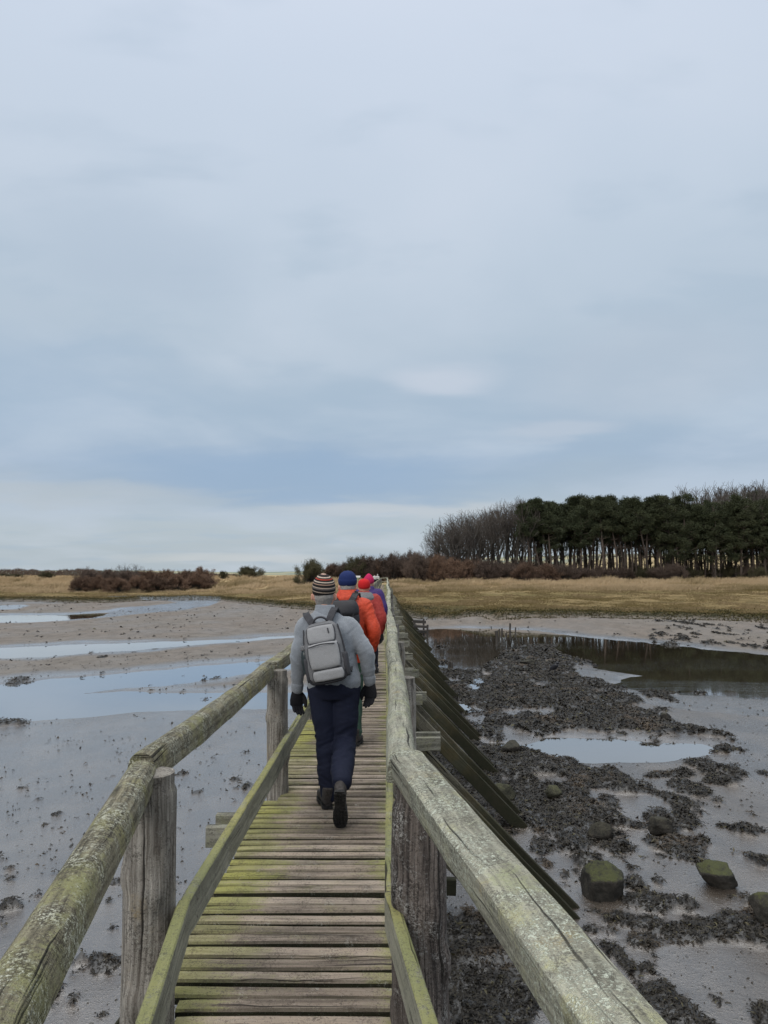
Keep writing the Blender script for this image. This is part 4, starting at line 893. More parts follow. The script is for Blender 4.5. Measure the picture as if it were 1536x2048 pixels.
# ---------------------------------------------------------------- grass
N=mat('winter grass'); t_=N.attr('tone'); P=N.pos(); g3=N.noise(N.vmath('MULTIPLY',P,(.3,1,1)),.16,4,.6)
c_=N.mix(t_,(.105,.078,.034),(.42,.315,.195)); c_=N.mix(N.math('MULTIPLY',N.ss(g3,.45,.62),.55),c_,(.115,.09,.032)); N.fin(c_,.9,None,.1); GM=N.m
Vs=[];Fs=[];tn=[];off=0
def grass(n,x0,x1,y0,y1,h0,h1,w_,dmin,dmax,tone0,tone1,fn=None):
    global off
    u=RNG.uniform(0,1,n); Y=y0+(y1-y0)*u; X=(x0+(x1-x0)*RNG.uniform(0,1,n))*Y
    wt,wd=fields(X,Y); d=land(X,Y); cl=fbm(X*.5,Y*.35,0,3,120); k=(d>dmin)&(d<dmax)&(cl+RNG.uniform(-.5,.5,n)>-.15)
    if fn is not None: k&=fn(X,Y)
    X=X[k];Y=Y[k];d=d[k]; Z=base_z(X,Y,wt[k],wd[k],np.zeros(len(X)),d); n=len(X)
    hh=(h0+(h1-h0)*np.clip(cl[k]*1.6+.4,0,1.2))*RNG.uniform(.4,1.3,n); a=RNG.uniform(-.5,.5,n); le=RNG.normal(.25,.55,n)*hh
    for r in range(2):
        ox=RNG.normal(0,w_*1.2,n); wx=np.cos(a)*w_; wy=np.sin(a)*w_
        b=np.stack([X+ox,Y+RNG.normal(0,.1,n),Z-.03],1)
        V=np.stack([b-np.stack([wx,wy,0*wx],1),b+np.stack([wx,wy,0*wx],1),b+np.stack([wx*.2+le,wy*.2,hh],1),b+np.stack([-wx*.2+le,-wy*.2,hh],1)],1)
        Vs.append(V.reshape(-1,3)); Fs.append(np.arange(n*4).reshape(-1,4)+off); off+=n*4; tn.append(np.repeat(np.clip(tone0+(tone1-tone0)*(RNG.uniform(0,1,n)*.6+.4*sstep(Y,88,104)+.45*cl[k]+.25*fbm(X*.11,Y*.09,0,3,140)),0,1),4))
notbridge=lambda X,Y:((X<-.9)|(X>1.0)|(Y>113))&~((X>-2.6)&(X<0)&(Y>110))
L_=lambda X,Y:notbridge(X,Y)&(Y>88+12*sstep(-X,4,30))
grass(250000,-.62,.62,50,110,.05,.15,.035,1.5,99,.0,.6,notbridge)
grass(260000,-.62,.62,86,122,.18,.5,.028,14,99,.40,1.0,L_)
grass(90000,-.62,.62,108,132,.3,.75,.035,20,99,.6,1.0,L_)
grass(40000,-.62,.3,122,210,.3,.7,.07,20,199,.6,1.0)
o=mesh_np('grass',np.concatenate(Vs),np.concatenate(Fs),GM,attrs={'tone':np.concatenate(tn)}); tag(o,'tan winter grass and sedge covering the saltmarsh','grass',kind='stuff')
# dark weedy fringe on the edge of the marsh
n=260000; u=RNG.uniform(0,1,n); X=RNG.uniform(-.62,.62,n)*(48+50*u); Y=48+50*u; d=land(X,Y); k=(d+.8*fbm(X*.8,Y*.8,0,2,131)>-1.0)&(d<7*RNG.uniform(0,1,n)**2+.8); X=X[k];Y=Y[k]; wt,wd=fields(X,Y); Z=base_z(X,Y,wt,wd,0*X,d[k]); n=len(X)
V,Fq=ribbons(np.stack([X,Y,Z],1),RNG.uniform(0,2*PI,n),RNG.uniform(.05,.16,n),.038,RNG.uniform(.02,.11,n),.05,2)
N=mat('dark fringe plants'); t_=N.attr('tone'); N.fin(N.mix(t_,(.010,.009,.004),(.065,.054,.020)),1.0,None,.05)
o=mesh_np('marsh_plants',V,Fq,N.m,attrs={'tone':np.repeat(RNG.uniform(0,1,n),6)}); tag(o,'dark low plants along the crumbling marsh edge','saltmarsh plants',kind='stuff')
# information board by the far path
Y=116; x=colX(716,Y); z=gz(x,Y); t0=empty('information_sign',(x,Y,z),'small white and green notice on a post beyond the walkers','sign')
N=mat('white paint'); N.fin((.7,.7,.68),.5); WP=N.m; N=mat('green paint'); GP=N.fin((.03,.16,.06),.5)
acc=Acc(); beam(acc,(0,0,0),(0,0,1.0),.09,.09,up=(0,1,0)); acc.build('post',BARK,t0)
acc=Acc(); beam(acc,(-.38,-.07,1.05),(.38,-.07,1.05),.04,.3); acc.build('panel',WP,t0)
acc=Acc(); beam(acc,(-.34,-.07,.72),(.1,-.07,.72),.04,.34); acc.build('notice',GP,t0)
# ---------------------------------------------------------------- people
def loft(rings,n=20,cap=True,sq=2.0):
    """rings: list of (centre(3), axis_x(3), axis_y(3)) already scaled radii -> V,F"""
    an=np.linspace(0,2*PI,n,endpoint=False); V=[];Fs=[]
    for c,ax,ay in rings:
        ca,sa=np.cos(an),np.sin(an)
        if sq!=2: k=(np.abs(ca)**sq+np.abs(sa)**sq)**(-1/sq); ca,sa=ca*k,sa*k
        V.append(np.array(c)+np.outer(ca,ax)+np.outer(sa,ay))
    V=np.concatenate(V)
    for i in range(len(rings)-1):
        for j in range(n):
            k=(j+1)%n; Fs.append((i*n+j,i*n+k,(i+1)*n+k,(i+1)*n+j))
    if cap:
        Fs.append(tuple(range(n))[::-1]); Fs.append(tuple((len(rings)-1)*n+j for j in range(n)))
    return V,Fs
def path_loft(pts,rad,n=16,sub=5,flat=1.0,up=(0,1,0),cap=True):
    """smooth tube through pts with radii; flat scales second axis"""
    P=np.array(pts,float);r=np.array(rad,float); m=len(P); Q=[];rr=[]
    for i in range(m-1):
        p0=P[max(0,i-1)];p1=P[i];p2=P[i+1];p3=P[min(m-1,i+2)]
        for k in range(sub):
            t=k/sub; Q.append(.5*((2*p1)+(-p0+p2)*t+(2*p0-5*p1+4*p2-p3)*t*t+(-p0+3*p1-3*p2+p3)*t**3)); rr.append(r[i]+(r[i+1]-r[i])*(t*t*(3-2*t)))
    Q.append(P[-1]);rr.append(r[-1]); Q=np.array(Q)
    T=np.gradient(Q,axis=0); rings=[]
    for i in range(len(Q)):
        d=T[i]/(np.linalg.norm(T[i])+1e-9); u=np.array(up,float); x=np.cross(d,u); x/=np.linalg.norm(x)+1e-9; y=np.cross(x,d); rings.append((Q[i],x*rr[i],y*rr[i]*flat))
    # rounded ends
    def endcap(ring,dirn,r0):
        c,x,y=ring; return [(c+dirn*r0*math.sin(a),x*math.cos(a),y*math.cos(a)) for a in (R(30),R(60),R(84))]
    if cap:
        d0=-(Q[1]-Q[0]);d0/=np.linalg.norm(d0); d1=Q[-1]-Q[-2]; d1/=np.linalg.norm(d1)
        rings=endcap(rings[0],d0,rr[0]*.9)[::-1]+rings+endcap(rings[-1],d1,rr[-1]*.9)
    return loft(rings,n)
def tors(secs,n=28,sq=2.3,sub=4):
    S_=np.array(secs,float); Q=[]
    m=len(S_)
    for i in range(m-1):
        p0=S_[max(0,i-1)];p1=S_[i];p2=S_[i+1];p3=S_[min(m-1,i+2)]
        for k in range(sub):
            t=k/sub; Q.append(.5*((2*p1)+(-p0+p2)*t+(2*p0-5*p1+4*p2-p3)*t*t+(-p0+3*p1-3*p2+p3)*t**3))
    Q.append(S_[-1]); return loft([((q[1],q[2],q[0]),(max(.01,q[3]),0,0),(0,max(.01,q[4]),0)) for q in Q],n,sq=sq)
def fuse(name,parts,voxel,m,parent,smooth=6,fn=None,uvs=None):
    V=[];Fs=[];o_=0
    for v,f in parts: V.append(v); Fs+=[tuple(i+o_ for i in q) for q in f]; o_+=len(v)
    me=bpy.data.meshes.new(name); me.from_pydata(np.concatenate(V).tolist(),[],Fs); me.update()
    bm=bmesh.new(); bm.from_mesh(me); bmesh.ops.recalc_face_normals(bm,faces=bm.faces); bm.to_mesh(me); bm.free()
    o=bpy.data.objects.new(name,me); COL.objects.link(o)
    a=o.modifiers.new('r','REMESH'); a.mode='VOXEL'; a.voxel_size=voxel; a.use_smooth_shade=True
    b=o.modifiers.new('s','SMOOTH'); b.factor=.5; b.iterations=smooth
    dg=bpy.context.evaluated_depsgraph_get(); me2=bpy.data.meshes.new_from_object(o.evaluated_get(dg)); o.modifiers.clear(); o.data=me2; me2.name=name
    if fn is not None:
        n=len(me2.vertices); co=np.zeros(n*3); me2.vertices.foreach_get('co',co); no=np.zeros(n*3); me2.vertices.foreach_get('normal',no); co=co.reshape(-1,3);no=no.reshape(-1,3)
        co=co+no*fn(co,no)[:,None]; me2.vertices.foreach_set('co',co.ravel()); me2.update()
    me2.materials.clear(); me2.materials.append(m); me2.polygons.foreach_set('use_smooth',[True]*len(me2.polygons))
    o.parent=parent; return o
def cloth(name,c1,c2,scale=250,amt=.5,rough=.9,bs=.3,sheen=0):
    N=mat(name); P=N.obj(); a=N.noise(P,scale,2,.6); b=N.noise(P,9,3,.5); c=N.mix(N.ss(a,.35,.65),c1,c2); c=N.mix(N.math('MULTIPLY',b,.18),c,tuple(x*.6 for x in c1))
    N.fin(c,rough,N.bump(N.math('ADD',a,N.math('MULTIPLY',b,2.0)),bs,.004),.25)
    if sheen: N.p.inputs['Sheen Weight'].default_value=sheen
    return N.m
CM={'fleece':cloth('heather grey fleece',(.135,.147,.165),(.205,.222,.245),260,sheen=.3,bs=.5),'navy':cloth('navy walking trousers',(.004,.006,.018),(.008,.011,.028),300,rough=.8),'black':cloth('black knit',(.006,.006,.008),(.014,.014,.017),200),
 'orange':cloth('orange shell jacket',(.36,.036,.013),(.47,.052,.019),60,rough=.6,bs=.15),'green':cloth('green trousers',(.030,.065,.045),(.045,.085,.06),300,rough=.8),'red':cloth('red jacket',(.22,.022,.018),(.29,.033,.027),60,rough=.65,bs=.15),
 'purple':cloth('purple jacket',(.03,.016,.085),(.042,.022,.115),60,rough=.7),'darkgrey':cloth('dark grey webbing',(.03,.03,.034),(.06,.06,.066),300),'packside':cloth('mid grey pack canvas',(.10,.10,.105),(.16,.16,.165),300),'pack':cloth('pale grey pack canvas',(.215,.215,.22),(.275,.275,.28),260,bs=.6),'blackpack':cloth('black pack nylon',(.010,.010,.012),(.025,.025,.03),200,rough=.55),
 'leather':cloth('brown grey boot leather',(.030,.026,.024),(.055,.048,.045),60,rough=.7),'sole':cloth('black rubber',(.010,.010,.010),(.026,.025,.024),60,rough=.6),'bluehat':cloth('navy blue knit',(.007,.014,.062),(.012,.024,.10),220),'redhat':cloth('red knit',(.36,.008,.010),(.48,.014,.016),220),'pinkhat':cloth('magenta knit',(.33,.010,.06),(.42,.016,.085),220),
 'hair':cloth('short grey hair',(.18,.17,.16),(.36,.34,.32),300,bs=.8),'pale':cloth('pale jacket',(.42,.42,.41),(.52,.52,.50),60),'collar':cloth('grey collar',(.10,.10,.105),(.17,.17,.175),150),'bottle':cloth('dark bottle plastic',(.02,.028,.03),(.03,.04,.042),10,rough=.3,bs=0)}
N=mat('skin'); P=N.obj(); N.fin(N.mix(N.noise(P,20,3,.5),(.42,.20,.14),(.55,.30,.22)),.55); N.p.inputs['Subsurface Weight'].default_value=.05; SKIN=N.m
N=mat('striped knit'); P=N.obj(); z=N.sep(P)[2]; z=N.math('ADD',z,N.math('MULTIPLY',N.sep(P)[0],.12))
cr=N.new('ShaderNodeValToRGB'); cr.color_ramp.interpolation='CONSTANT'; N.put(cr.inputs[0],N.lin(z,-.005,.155))
st=[(0,(.014,.012,.012)),(.10,(.34,.27,.21)),(.14,(.014,.012,.012)),(.24,(.10,.085,.08)),(.31,(.38,.30,.24)),(.35,(.014,.012,.012)),(.46,(.30,.20,.15)),(.50,(.03,.025,.024)),(.57,(.45,.37,.30)),(.61,(.014,.012,.012)),(.68,(.28,.035,.02)),(.73,(.05,.04,.035)),(.78,(.40,.32,.26)),(.82,(.02,.016,.016)),(.90,(.30,.20,.16)),(.94,(.03,.025,.022))]
e=cr.color_ramp.elements
while len(e)<len(st): e.new(.5)
for i,(a,b) in enumerate(st): e[i].position=a; e[i].color=(*b,1)
rib=N.math('SINE',N.math('MULTIPLY',z,900)); N.fin(cr.outputs[0],.9,N.bump(rib,.4,.002),.2); CM['stripe']=N.m

def hand_parts(wr,dirn,palm_n,side,s=1.0,curl=.5,thin=1.0):
    """hand at wrist wr; dirn = down the hand, palm_n = palm normal; side sign for the thumb"""
    d=np.array(dirn,float);d/=np.linalg.norm(d); n=np.array(palm_n,float); n-=d*(n@d); n/=np.linalg.norm(n); w=np.cross(d,n)*side
    parts=[]
    c=np.array(wr,float)
    parts.append(loft([(c+d*t*s,w*a*s*thin,n*b*s*thin) for t,a,b in ((-.03,.030,.024),(0,.030,.023),(.03,.038,.020),(.06,.043,.018),(.09,.042,.016),(.100,.036,.012))],16))
    for k,(o_,L,r) in enumerate(((.030,.072,.0098),(.0105,.080,.0100),(-.0095,.074,.0095),(-.028,.058,.0086))):
        b=c+d*.088*s+w*o_*s; q=[b]; a=R(14+5*k)*curl*2; dd=d
        for j,fr in enumerate((.42,.33,.25)):
            dd=d*math.cos(a)+n*math.sin(a)+w*(.05*(1.5-k)); dd/=np.linalg.norm(dd); q.append(q[-1]+dd*L*fr*s); a+=R(24)*curl*1.6
        parts.append(path_loft(q,[r*s*thin*1.06,r*s*thin,r*s*thin*.93,r*s*thin*.8],8,3,up=tuple(w)))
    b=c+d*.025*s+w*.030*s; t1=b+(d*.028+w*.020+n*.012)*s; t2=t1+(d*.030+w*.004+n*.010)*s; t3=t2+(d*.024-w*.002+n*.006)*s
    parts.append(path_loft([b,t1,t2,t3],[.014*s*thin,.0128*s*thin,.0112*s*thin,.009*s*thin],8,3,up=tuple(n)))
    return parts
def boot(parent,heel,pitch,yaw,raised,m='leather'):
    """heel = ground contact of the heel; pitch>0 lifts the heel"""
    e_=bpy.data.objects.new('x',None)
    secs=[(-.005,.030,.05,.042),(.03,.036,.058,.05),(.075,.038,.055,.05),(.12,.036,.048,.046),(.17,.044,.040,.036),(.215,.048,.034,.030),(.255,.043,.030,.025),(.282,.028,.024,.018)]
    up_=loft([((0,y,.022+h),(w_,0,0),(0,0,h)) for y,w_,h,_ in secs],20,sq=2.4)
    sh=loft([((0,.045-.01*k,.05+.022*k),(.043-.001*k,0,0),(0,.058-.002*k,0)) for k in range(6)],20)
    o=fuse('boot',[up_,sh],.006,CM[m],parent,3,lambda c,n:.0016*fbm(c[:,0]*40,c[:,1]*40,c[:,2]*40,2,9))
    # sole slab with lugs
    V=[];bm=bmesh.new(); out=[]
    prof_=[(0,.030),(.02,.038),(.06,.038),(.10,.034),(.13,.036),(.17,.047),(.22,.050),(.255,.044),(.28,.030),(.292,.012)]
    L_=[(-w_,y) for y,w_ in prof_]; R_=[(w_,y) for y,w_ in prof_[::-1]]
    ring=L_+R_; top=[bm.verts.new((x,y-.006,.030)) for x,y in ring]; bot=[bm.verts.new((x,y-.006,.007)) for x,y in ring]
    bm.faces.new(top); bm.faces.new(bot[::-1])
    for i in range(len(ring)): j=(i+1)%len(ring); bm.faces.new((top[j],top[i],bot[i],bot[j]))
    def lug(x,y,w_,l,rz,h=.009):
        mt=Matrix.Translation((x,y,.007-h/2+.002))@Matrix.Rotation(rz,4,'Z')@Matrix.Diagonal((w_,l,h,1)); bmesh.ops.create_cube(bm,size=1,matrix=mt)
    for y in (.012,.036,.060,.082): 
        for s_ in (-1,1): lug(s_*.025,y,.020,.015,s_*.25)
        lug(0,y+.006,.016,.010,.78)
    for y in (.145,.168,.191,.214,.237,.258):
        for s_ in (-1,1): lug(s_*(.034-.15*max(0,y-.22)),y,.018,.015,-s_*.35)
        lug(-.009,y+.004,.014,.011,.6); lug(.010,y-.006,.014,.011,-.6)
    bmesh.ops.recalc_face_normals(bm,faces=bm.faces); me=bpy.data.meshes.new('sole'); bm.to_mesh(me); bm.free(); me.materials.append(CM['sole']); s=bpy.data.objects.new('sole',me); link(s,o)
    Rm=Matrix.Rotation(yaw,4,'Z')@Matrix.Rotation(-pitch,4,'X')
    o.matrix_basis=Matrix.Translation(heel)@Rm
    # lace
    acc=Acc()
    for k in range(4): y=.095+.02*k; z=.112-.016*k; beam(acc,(-.026,y,z-.004),(0,y+.006,z+.004),.005,.004); beam(acc,(0,y+.006,z+.004),(.026,y,z-.004),.005,.004)
    l=acc.build('lace',CM['black'],o)
    return o
def folds(amp,sc,seed,zst=1.0):
    def fn(c,n):
        if amp>.0075:
            q=1-np.abs(fbm(c[:,0]*7+c[:,2]*5,c[:,1]*7,c[:,2]*15-np.abs(c[:,0])*11,3,seed+9)); return amp*(1.5*(q-.8))+.5*amp*fbm(c[:,0]*6,c[:,1]*6,c[:,2]*6,2,seed)
        a=fbm(c[:,0]*sc*.6,c[:,1]*sc*.6,c[:,2]*sc*zst,3,seed); b=1-np.abs(fbm(c[:,0]*sc,c[:,1]*sc,c[:,2]*sc*zst*1.4,2,seed+3)); return amp*(a*1.2+(b-.75)*1.3)
    return fn
def person(loc,label,K,lod=1,group=None):
    """K: joints and clothing, local frame x right, y ahead, z up"""
    root_loc=loc; s=K.get('s',1.0); lean=K.get('lean',0.0); fwd=K.get('fwd',.06)
    def J(p):
        x,y,z=p; k=max(0,z-.9); return np.array([x+lean*k,y+fwd*k,z])*s
    hipz=.93; hd=J(K.get('head',(0,.06,1.565))); nk=J((0,.02,1.42))
    sl,el,wl=[J(p) for p in K['armL']]; sr,er,wr=[J(p) for p in K['armR']]
    hl,kl,al=[J(p) for p in K['legL']]; hr,kr,ar=[J(p) for p in K['legR']]
    T=lambda secs:[(q[0]*s,(q[1]+lean*max(0,q[0]-.9))*s,(q[2]+fwd*max(0,q[0]-.9))*s,q[3]*s,q[4]*s) for q in secs]
    v1=.010*(1 if lod==1 else 1.5)
    # body: head, neck, trunk and limbs in one surface
    hy,hz=hd[1],hd[2]; hx=hd[0]; tl=K.get('headturn',0)
    P_=[]
    P_.append(loft([((hx,hy+dy*s,hz+dz*s),(rx*s,0,0),(0,ry*s,0)) for dz,dy,rx,ry in ((-.125,.045,.030,.035),(-.11,.035,.046,.052),(-.085,.022,.058,.072),(-.05,.010,.068,.086),(-.01,.002,.074,.094),(.03,-.002,.077,.097),(.07,-.004,.072,.090),(.10,-.006,.055,.070),(.118,-.008,.028,.035))],20))
    bd=K.get('bd',0); P_.append(path_loft([J((0,.01,1.37+bd)),np.array([hx,hy-.03*s,hz-.09*s])],[.050*s,.052*s],14))
    P_.append(path_loft([(hx,hy+.085*s,hz+.012*s),(hx,hy+.108*s,hz-.022*s)],[.008*s,.014*s],8)) # nose
    for q in (-1,1):
        P_.append(loft([((hx+q*(.076+.004*k)*s,hy+(-.012-.006*k)*s,hz-.012*s),(.004*s,0,0),(0,.016*s,.0)) if 0 else ((hx+q*(.072+.008*k)*s,hy-(.004+.006*k)*s,hz-.010*s),(0,.017*s*(1-.1*k),0),(0,.004*s,.031*s*(1-.05*k))) for k in range(4)],10))
        P_.append(path_loft([(hx+q*.018*s,hy+.088*s,hz+.028*s),(hx+q*.05*s,hy+.078*s,hz+.028*s)],[.008*s,.006*s],6)) # brow
    P_.append(path_loft([(hx-.022*s,hy+.090*s,hz-.062*s),(hx+.022*s,hy+.090*s,hz-.062*s)],[.006*s,.006*s],6)) # lips
    P_.append(tors(T([(.80,0,0,.13,.09),(.92,0,0,.165,.10),(1.05,0,0,.14,.09),(1.2,0,0,.155,.10),(1.30+bd,0,0,.135,.08),(1.36+bd,0,0,.08,.065)]),20))
    for a,b,c in ((sl,el,wl),(sr,er,wr)): P_.append(path_loft([a,b,c],[.05*s,.040*s,.029*s],12))
    for a,b,c in ((hl,kl,al),(hr,kr,ar)): P_.append(path_loft([a,b,c],[.076*s,.050*s,.034*s],12)); 
    for wq,eq,q in ((wl,el,-1),(wr,er,1)): 
        dq=(wq-eq); P_+=hand_parts(wq,dq*.25+np.array([0,0,-.2]),(-q*.5,-.8,.0),q*K.get('tq',1),s*1.04,K.get('curl',.5),.55)
    body=fuse('person',P_,.007 if lod==1 else .014,SKIN,None,2); body.location=root_loc; tag(body,label,'person',group)
    if K.get('rz'): body.rotation_euler=(0,0,K['rz'])
    # eyes
    for q in (-1,1):
        bm=bmesh.new(); bmesh.ops.create_uvsphere(bm,u_segments=10,v_segments=8,radius=.011*s); me=bpy.data.meshes.new('eye'); bm.to_mesh(me); bm.free(); me.materials.append(CM['pale']); o=bpy.data.objects.new('eye',me); link(o,body); o.location=(hx+q*.031*s,hy+.079*s,hz+.012*s)
    # jacket
    jp=[tors(T(K['torso']),28,2.5)]
    for a,b,c,q in ((sl,el,wl,-1),(sr,er,wr,1)):
        r=K.get('sleeve',(.080,.066,.062,.046)); mid=(a+b)/2; m2=(b+c)/2; c=c+(b-c)*.12; inn=a+np.array([-q*.07,0,.03])*s
        jp.append(path_loft([inn,a,mid,b,m2,c],[r[0]*.75*s,r[0]*s,(r[0]+r[1])*.5*s,r[1]*s,r[2]*s,r[3]*s],18))
    jk=fuse('jacket',jp,v1*.8,CM[K['jacket']],body,7,folds(K.get('jf',.006),9,int(K.get('seed',1)),1.0))
    # cuffs
    for b,c in ((el,wl),(er,wr)):
        d_=(c-b)/np.linalg.norm(c-b); V,Fq=path_loft([c-d_*.045*s,c-d_*.010*s],[.047*s,.044*s],18,4); a2=Acc(); a2.add(V,Fq); a2.build('cuff',CM[K.get('cuff',K['jacket'])],body,True)
    # collar
    col_=tors(T(K.get('collarsec',[(1.385,0,.015,.095,.085),(1.42,0,.02,.080,.078),(1.455,0,.028,.070,.074),(1.478,0,.034,.069,.074)])),24); fuse('collar',[col_],.007,CM[K.get('collar',K['jacket'])],body,2,folds(.004,14,9))
    # trousers
    tp=[tors(T(K.get('pelvis',[(.78,0,-.02,.13,.11),(.84,0,-.02,.182,.135),(.92,0,-.015,.19,.135),(.99,0,0,.178,.122)])),26,2.4)]
    for (a,b,c),kf in (((hl,kl,al),0),((hr,kr,ar),1)):
        m1=(a+b)/2; m2=(b+c)/2+np.array([0,-.012,0]); d_=(c-b)/np.linalg.norm(c-b); r=K.get('legr',(.112,.098,.082,.080,.072)); end=c+d_*K.get('hem',(.02,-.02))[kf]
        tp.append(path_loft([a,m1,b,m2,end],[q*s for q in r],20,6))
    def tf(c,n):
        z=c[:,2]/s; g=.005+.010*np.exp(-((z-.48)/.11)**2)+.012*np.exp(-((z-.22)/.11)**2)
        rd=1-np.abs(fbm(c[:,0]*5+3,c[:,1]*5,c[:,2]*13+c[:,0]*8*np.sin(c[:,2]*9)+c[:,1]*5,3,77)); return g*.85*(2.2*(rd-.8))+.003*fbm(c[:,0]*9,c[:,1]*9,c[:,2]*6,3,78)
    fuse('trousers',tp,v1*.8,CM[K['trousers']],body,6,tf)
    # boots
    for h_,p_,y_,q in K['boots']: boot(body,Vector(h_)*s,p_,y_,q)
    # gloves
    if K.get('gloves',True):
        for wq,eq,q in ((wl,el,-1),(wr,er,1)):
            dq=(wq-eq); g=hand_parts(wq,dq*.25+np.array([0,0,-.2]),(-q*.5,-.8,0),q*K.get('tq',1),s*1.08,K.get('curl',.5),1.22); fuse('glove',g,.0042 if lod==1 else .008,CM['black'],body,2)
    # hair under the hat
    if K.get('hair'):
        fuse('hair',[loft([((hx,hy-.018*s+dy*s,hz+dz*s),(rx*s,0,0),(0,ry*s,0)) for dz,dy,rx,ry in ((-.075,0,.050,.050),(-.05,0,.062,.066),(-.02,-.004,.071,.080),(.02,-.004,.075,.084),(.06,0,.074,.08))],22)],.006,CM[K['hair']],body,2,folds(.003,60,5))
    # hat
    hs=K['hatsec']; ht=[((0,q[1]*s,q[0]*s),(q[2]*s,0,0),(0,q[3]*s,0)) for q in hs]; V,Fq=loft(ht,32)
    V2=V.copy(); k=1+.02*fbm(V[:,0]*20,V[:,1]*20,V[:,2]*26,3,6); V2[:,:2]*=k[:,None]
    a2=Acc(); a2.add(V2,Fq); o=a2.build('hat',CM[K['hat']],body,True); o.location=(hx,hy-.008*s,hz+K.get('hatz',.02)*s); o.rotation_euler=(K.get('hatp',.12),K.get('hatr',0),0)
    if K.get('turnup'):
        V,Fq=loft([((0,0,z*s),(r_*s,0,0),(0,(r_+.012)*s,0)) for z,r_ in ((-.005,.088),(.005,.094),(.03,.0965),(.05,.095),(.056,.088))],32); a2=Acc(); a2.add(V,Fq); q=a2.build('turn_up',CM[K['hat']],o,True)
    return body,J,T
HAT=[(-.012,0,.080,.094),(-.004,0,.0865,.101),(.02,0,.0885,.104),(.05,0,.087,.102),(.08,-.004,.079,.092),(.105,-.01,.064,.074),(.125,-.016,.044,.050),(.140,-.02,.020,.024),(.145,-.02,.004,.004)]
WALK=dict(armL=[(-.172,0,1.345),(-.265,-.07,1.10),(-.272,.0,.845)],armR=[(.172,0,1.345),(.258,-.05,1.10),(.245,.03,.875)],
 legL=[(-.085,-.01,.86),(-.085,.02,.48),(-.078,.0,.12)],legR=[(.085,-.01,.86),(.072,.0,.47),(.075,-.395,.245)],
 boots=[((-.092,-.055,0),0,R(8),0),((.075,-.455,.205),R(52),0,1)],
 torso=[(.845,0,-.012,.190,.125),(.90,0,-.012,.200,.138),(.97,0,-.005,.192,.132),(1.08,0,0,.188,.128),(1.20,0,-.005,.200,.134),(1.30,0,-.012,.205,.125),(1.36,0,-.01,.175,.105),(1.405,0,.0,.115,.088),(1.44,0,.015,.075,.075)])
# 1: grey fleece
KY=5.28
K1=dict(WALK,jacket='fleece',trousers='navy',hat='stripe',hair='hair',lean=-.14,fwd=.10,hatsec=HAT,hatz=.028,hatp=.20,hatr=-.05,s=1.0,seed=3,jf=.008,curl=.45)
K1['armL']=[(-.160,0,1.285),(-.235,-.04,1.085),(-.272,.02,.825)]; K1['armR']=[(.162,0,1.285),(.262,-.04,1.10),(.262,.02,.88)]
K1['torso']=[(.845,0,-.012,.188,.125),(.90,0,-.012,.200,.138),(.97,0,-.005,.192,.132),(1.08,0,0,.185,.128),(1.20,0,-.005,.190,.134),(1.28,0,-.012,.185,.125),(1.335,0,-.01,.150,.105),(1.375,0,.0,.112,.088),(1.41,0,.015,.078,.075)]
K1['pelvis']=[(.78,0,-.02,.13,.11),(.84,0,-.02,.180,.132),(.92,0,-.015,.184,.128),(.97,0,0,.165,.112)]
K1['bd']=-.03; K1['head']=(0,.045,1.515); K1['sleeve']=(.074,.060,.053,.042); K1['collarsec']=[(1.36,0,.0,.100,.092),(1.395,0,.008,.086,.084),(1.425,0,.018,.076,.080),(1.447,0,.025,.073,.079)]
K1['legL']=[(-.085,-.01,.86),(-.055,.02,.48),(-.025,.0,.12)]; K1['legR']=[(.085,-.01,.86),(.080,.0,.47),(.078,-.41,.30)]
K1['boots']=[((-.035,-.055,0),0,R(14),0),((.078,-.545,.262),R(67),0,1)]; K1['hem']=(.02,.0)
P1,J1,T1=person((-.365,KY,0),'man in grey fleece and striped beanie walking nearest with a pale rucksack',K1)
# his rucksack
def spatch(w_,h,dp,n=5.0,nu=26,nv=26,puff=.35):
    """rounded pad in the x-z plane bulging towards -y"""
    V=[];Fs=[]
    for j in range(nv+1):
        for i in range(nu+1):
            u=-1+2*i/nu; v=-1+2*j/nv; x=u*math.sqrt(1-v*v*puff*.45); z=v*math.sqrt(1-u*u*puff*.45); e_=max(0,1-abs(u)**n)*max(0,1-abs(v)**n); V.append((x*w_/2,-dp*e_**.35,z*h/2))
    for j in range(nv):
        for i in range(nu): a=j*(nu+1)+i; Fs.append((a,a+1,a+nu+2,a+nu+1))
    return np.array(V),Fs
def outline(w_,h,y,r,n=44,puff=.35,rad=.004,shape=None):
    pts=[]
    for k in range(n):
        a=2*PI*k/n; ca,sa=math.cos(a),math.sin(a); kk=(abs(ca)**5+abs(sa)**5)**(-1/5); pts.append((ca*kk*w_/2*.96,y,sa*kk*h/2*.96))
    pts.append(pts[0]); return path_loft(pts,[rad]*len(pts),6,1,up=(0,1,.01),cap=False)
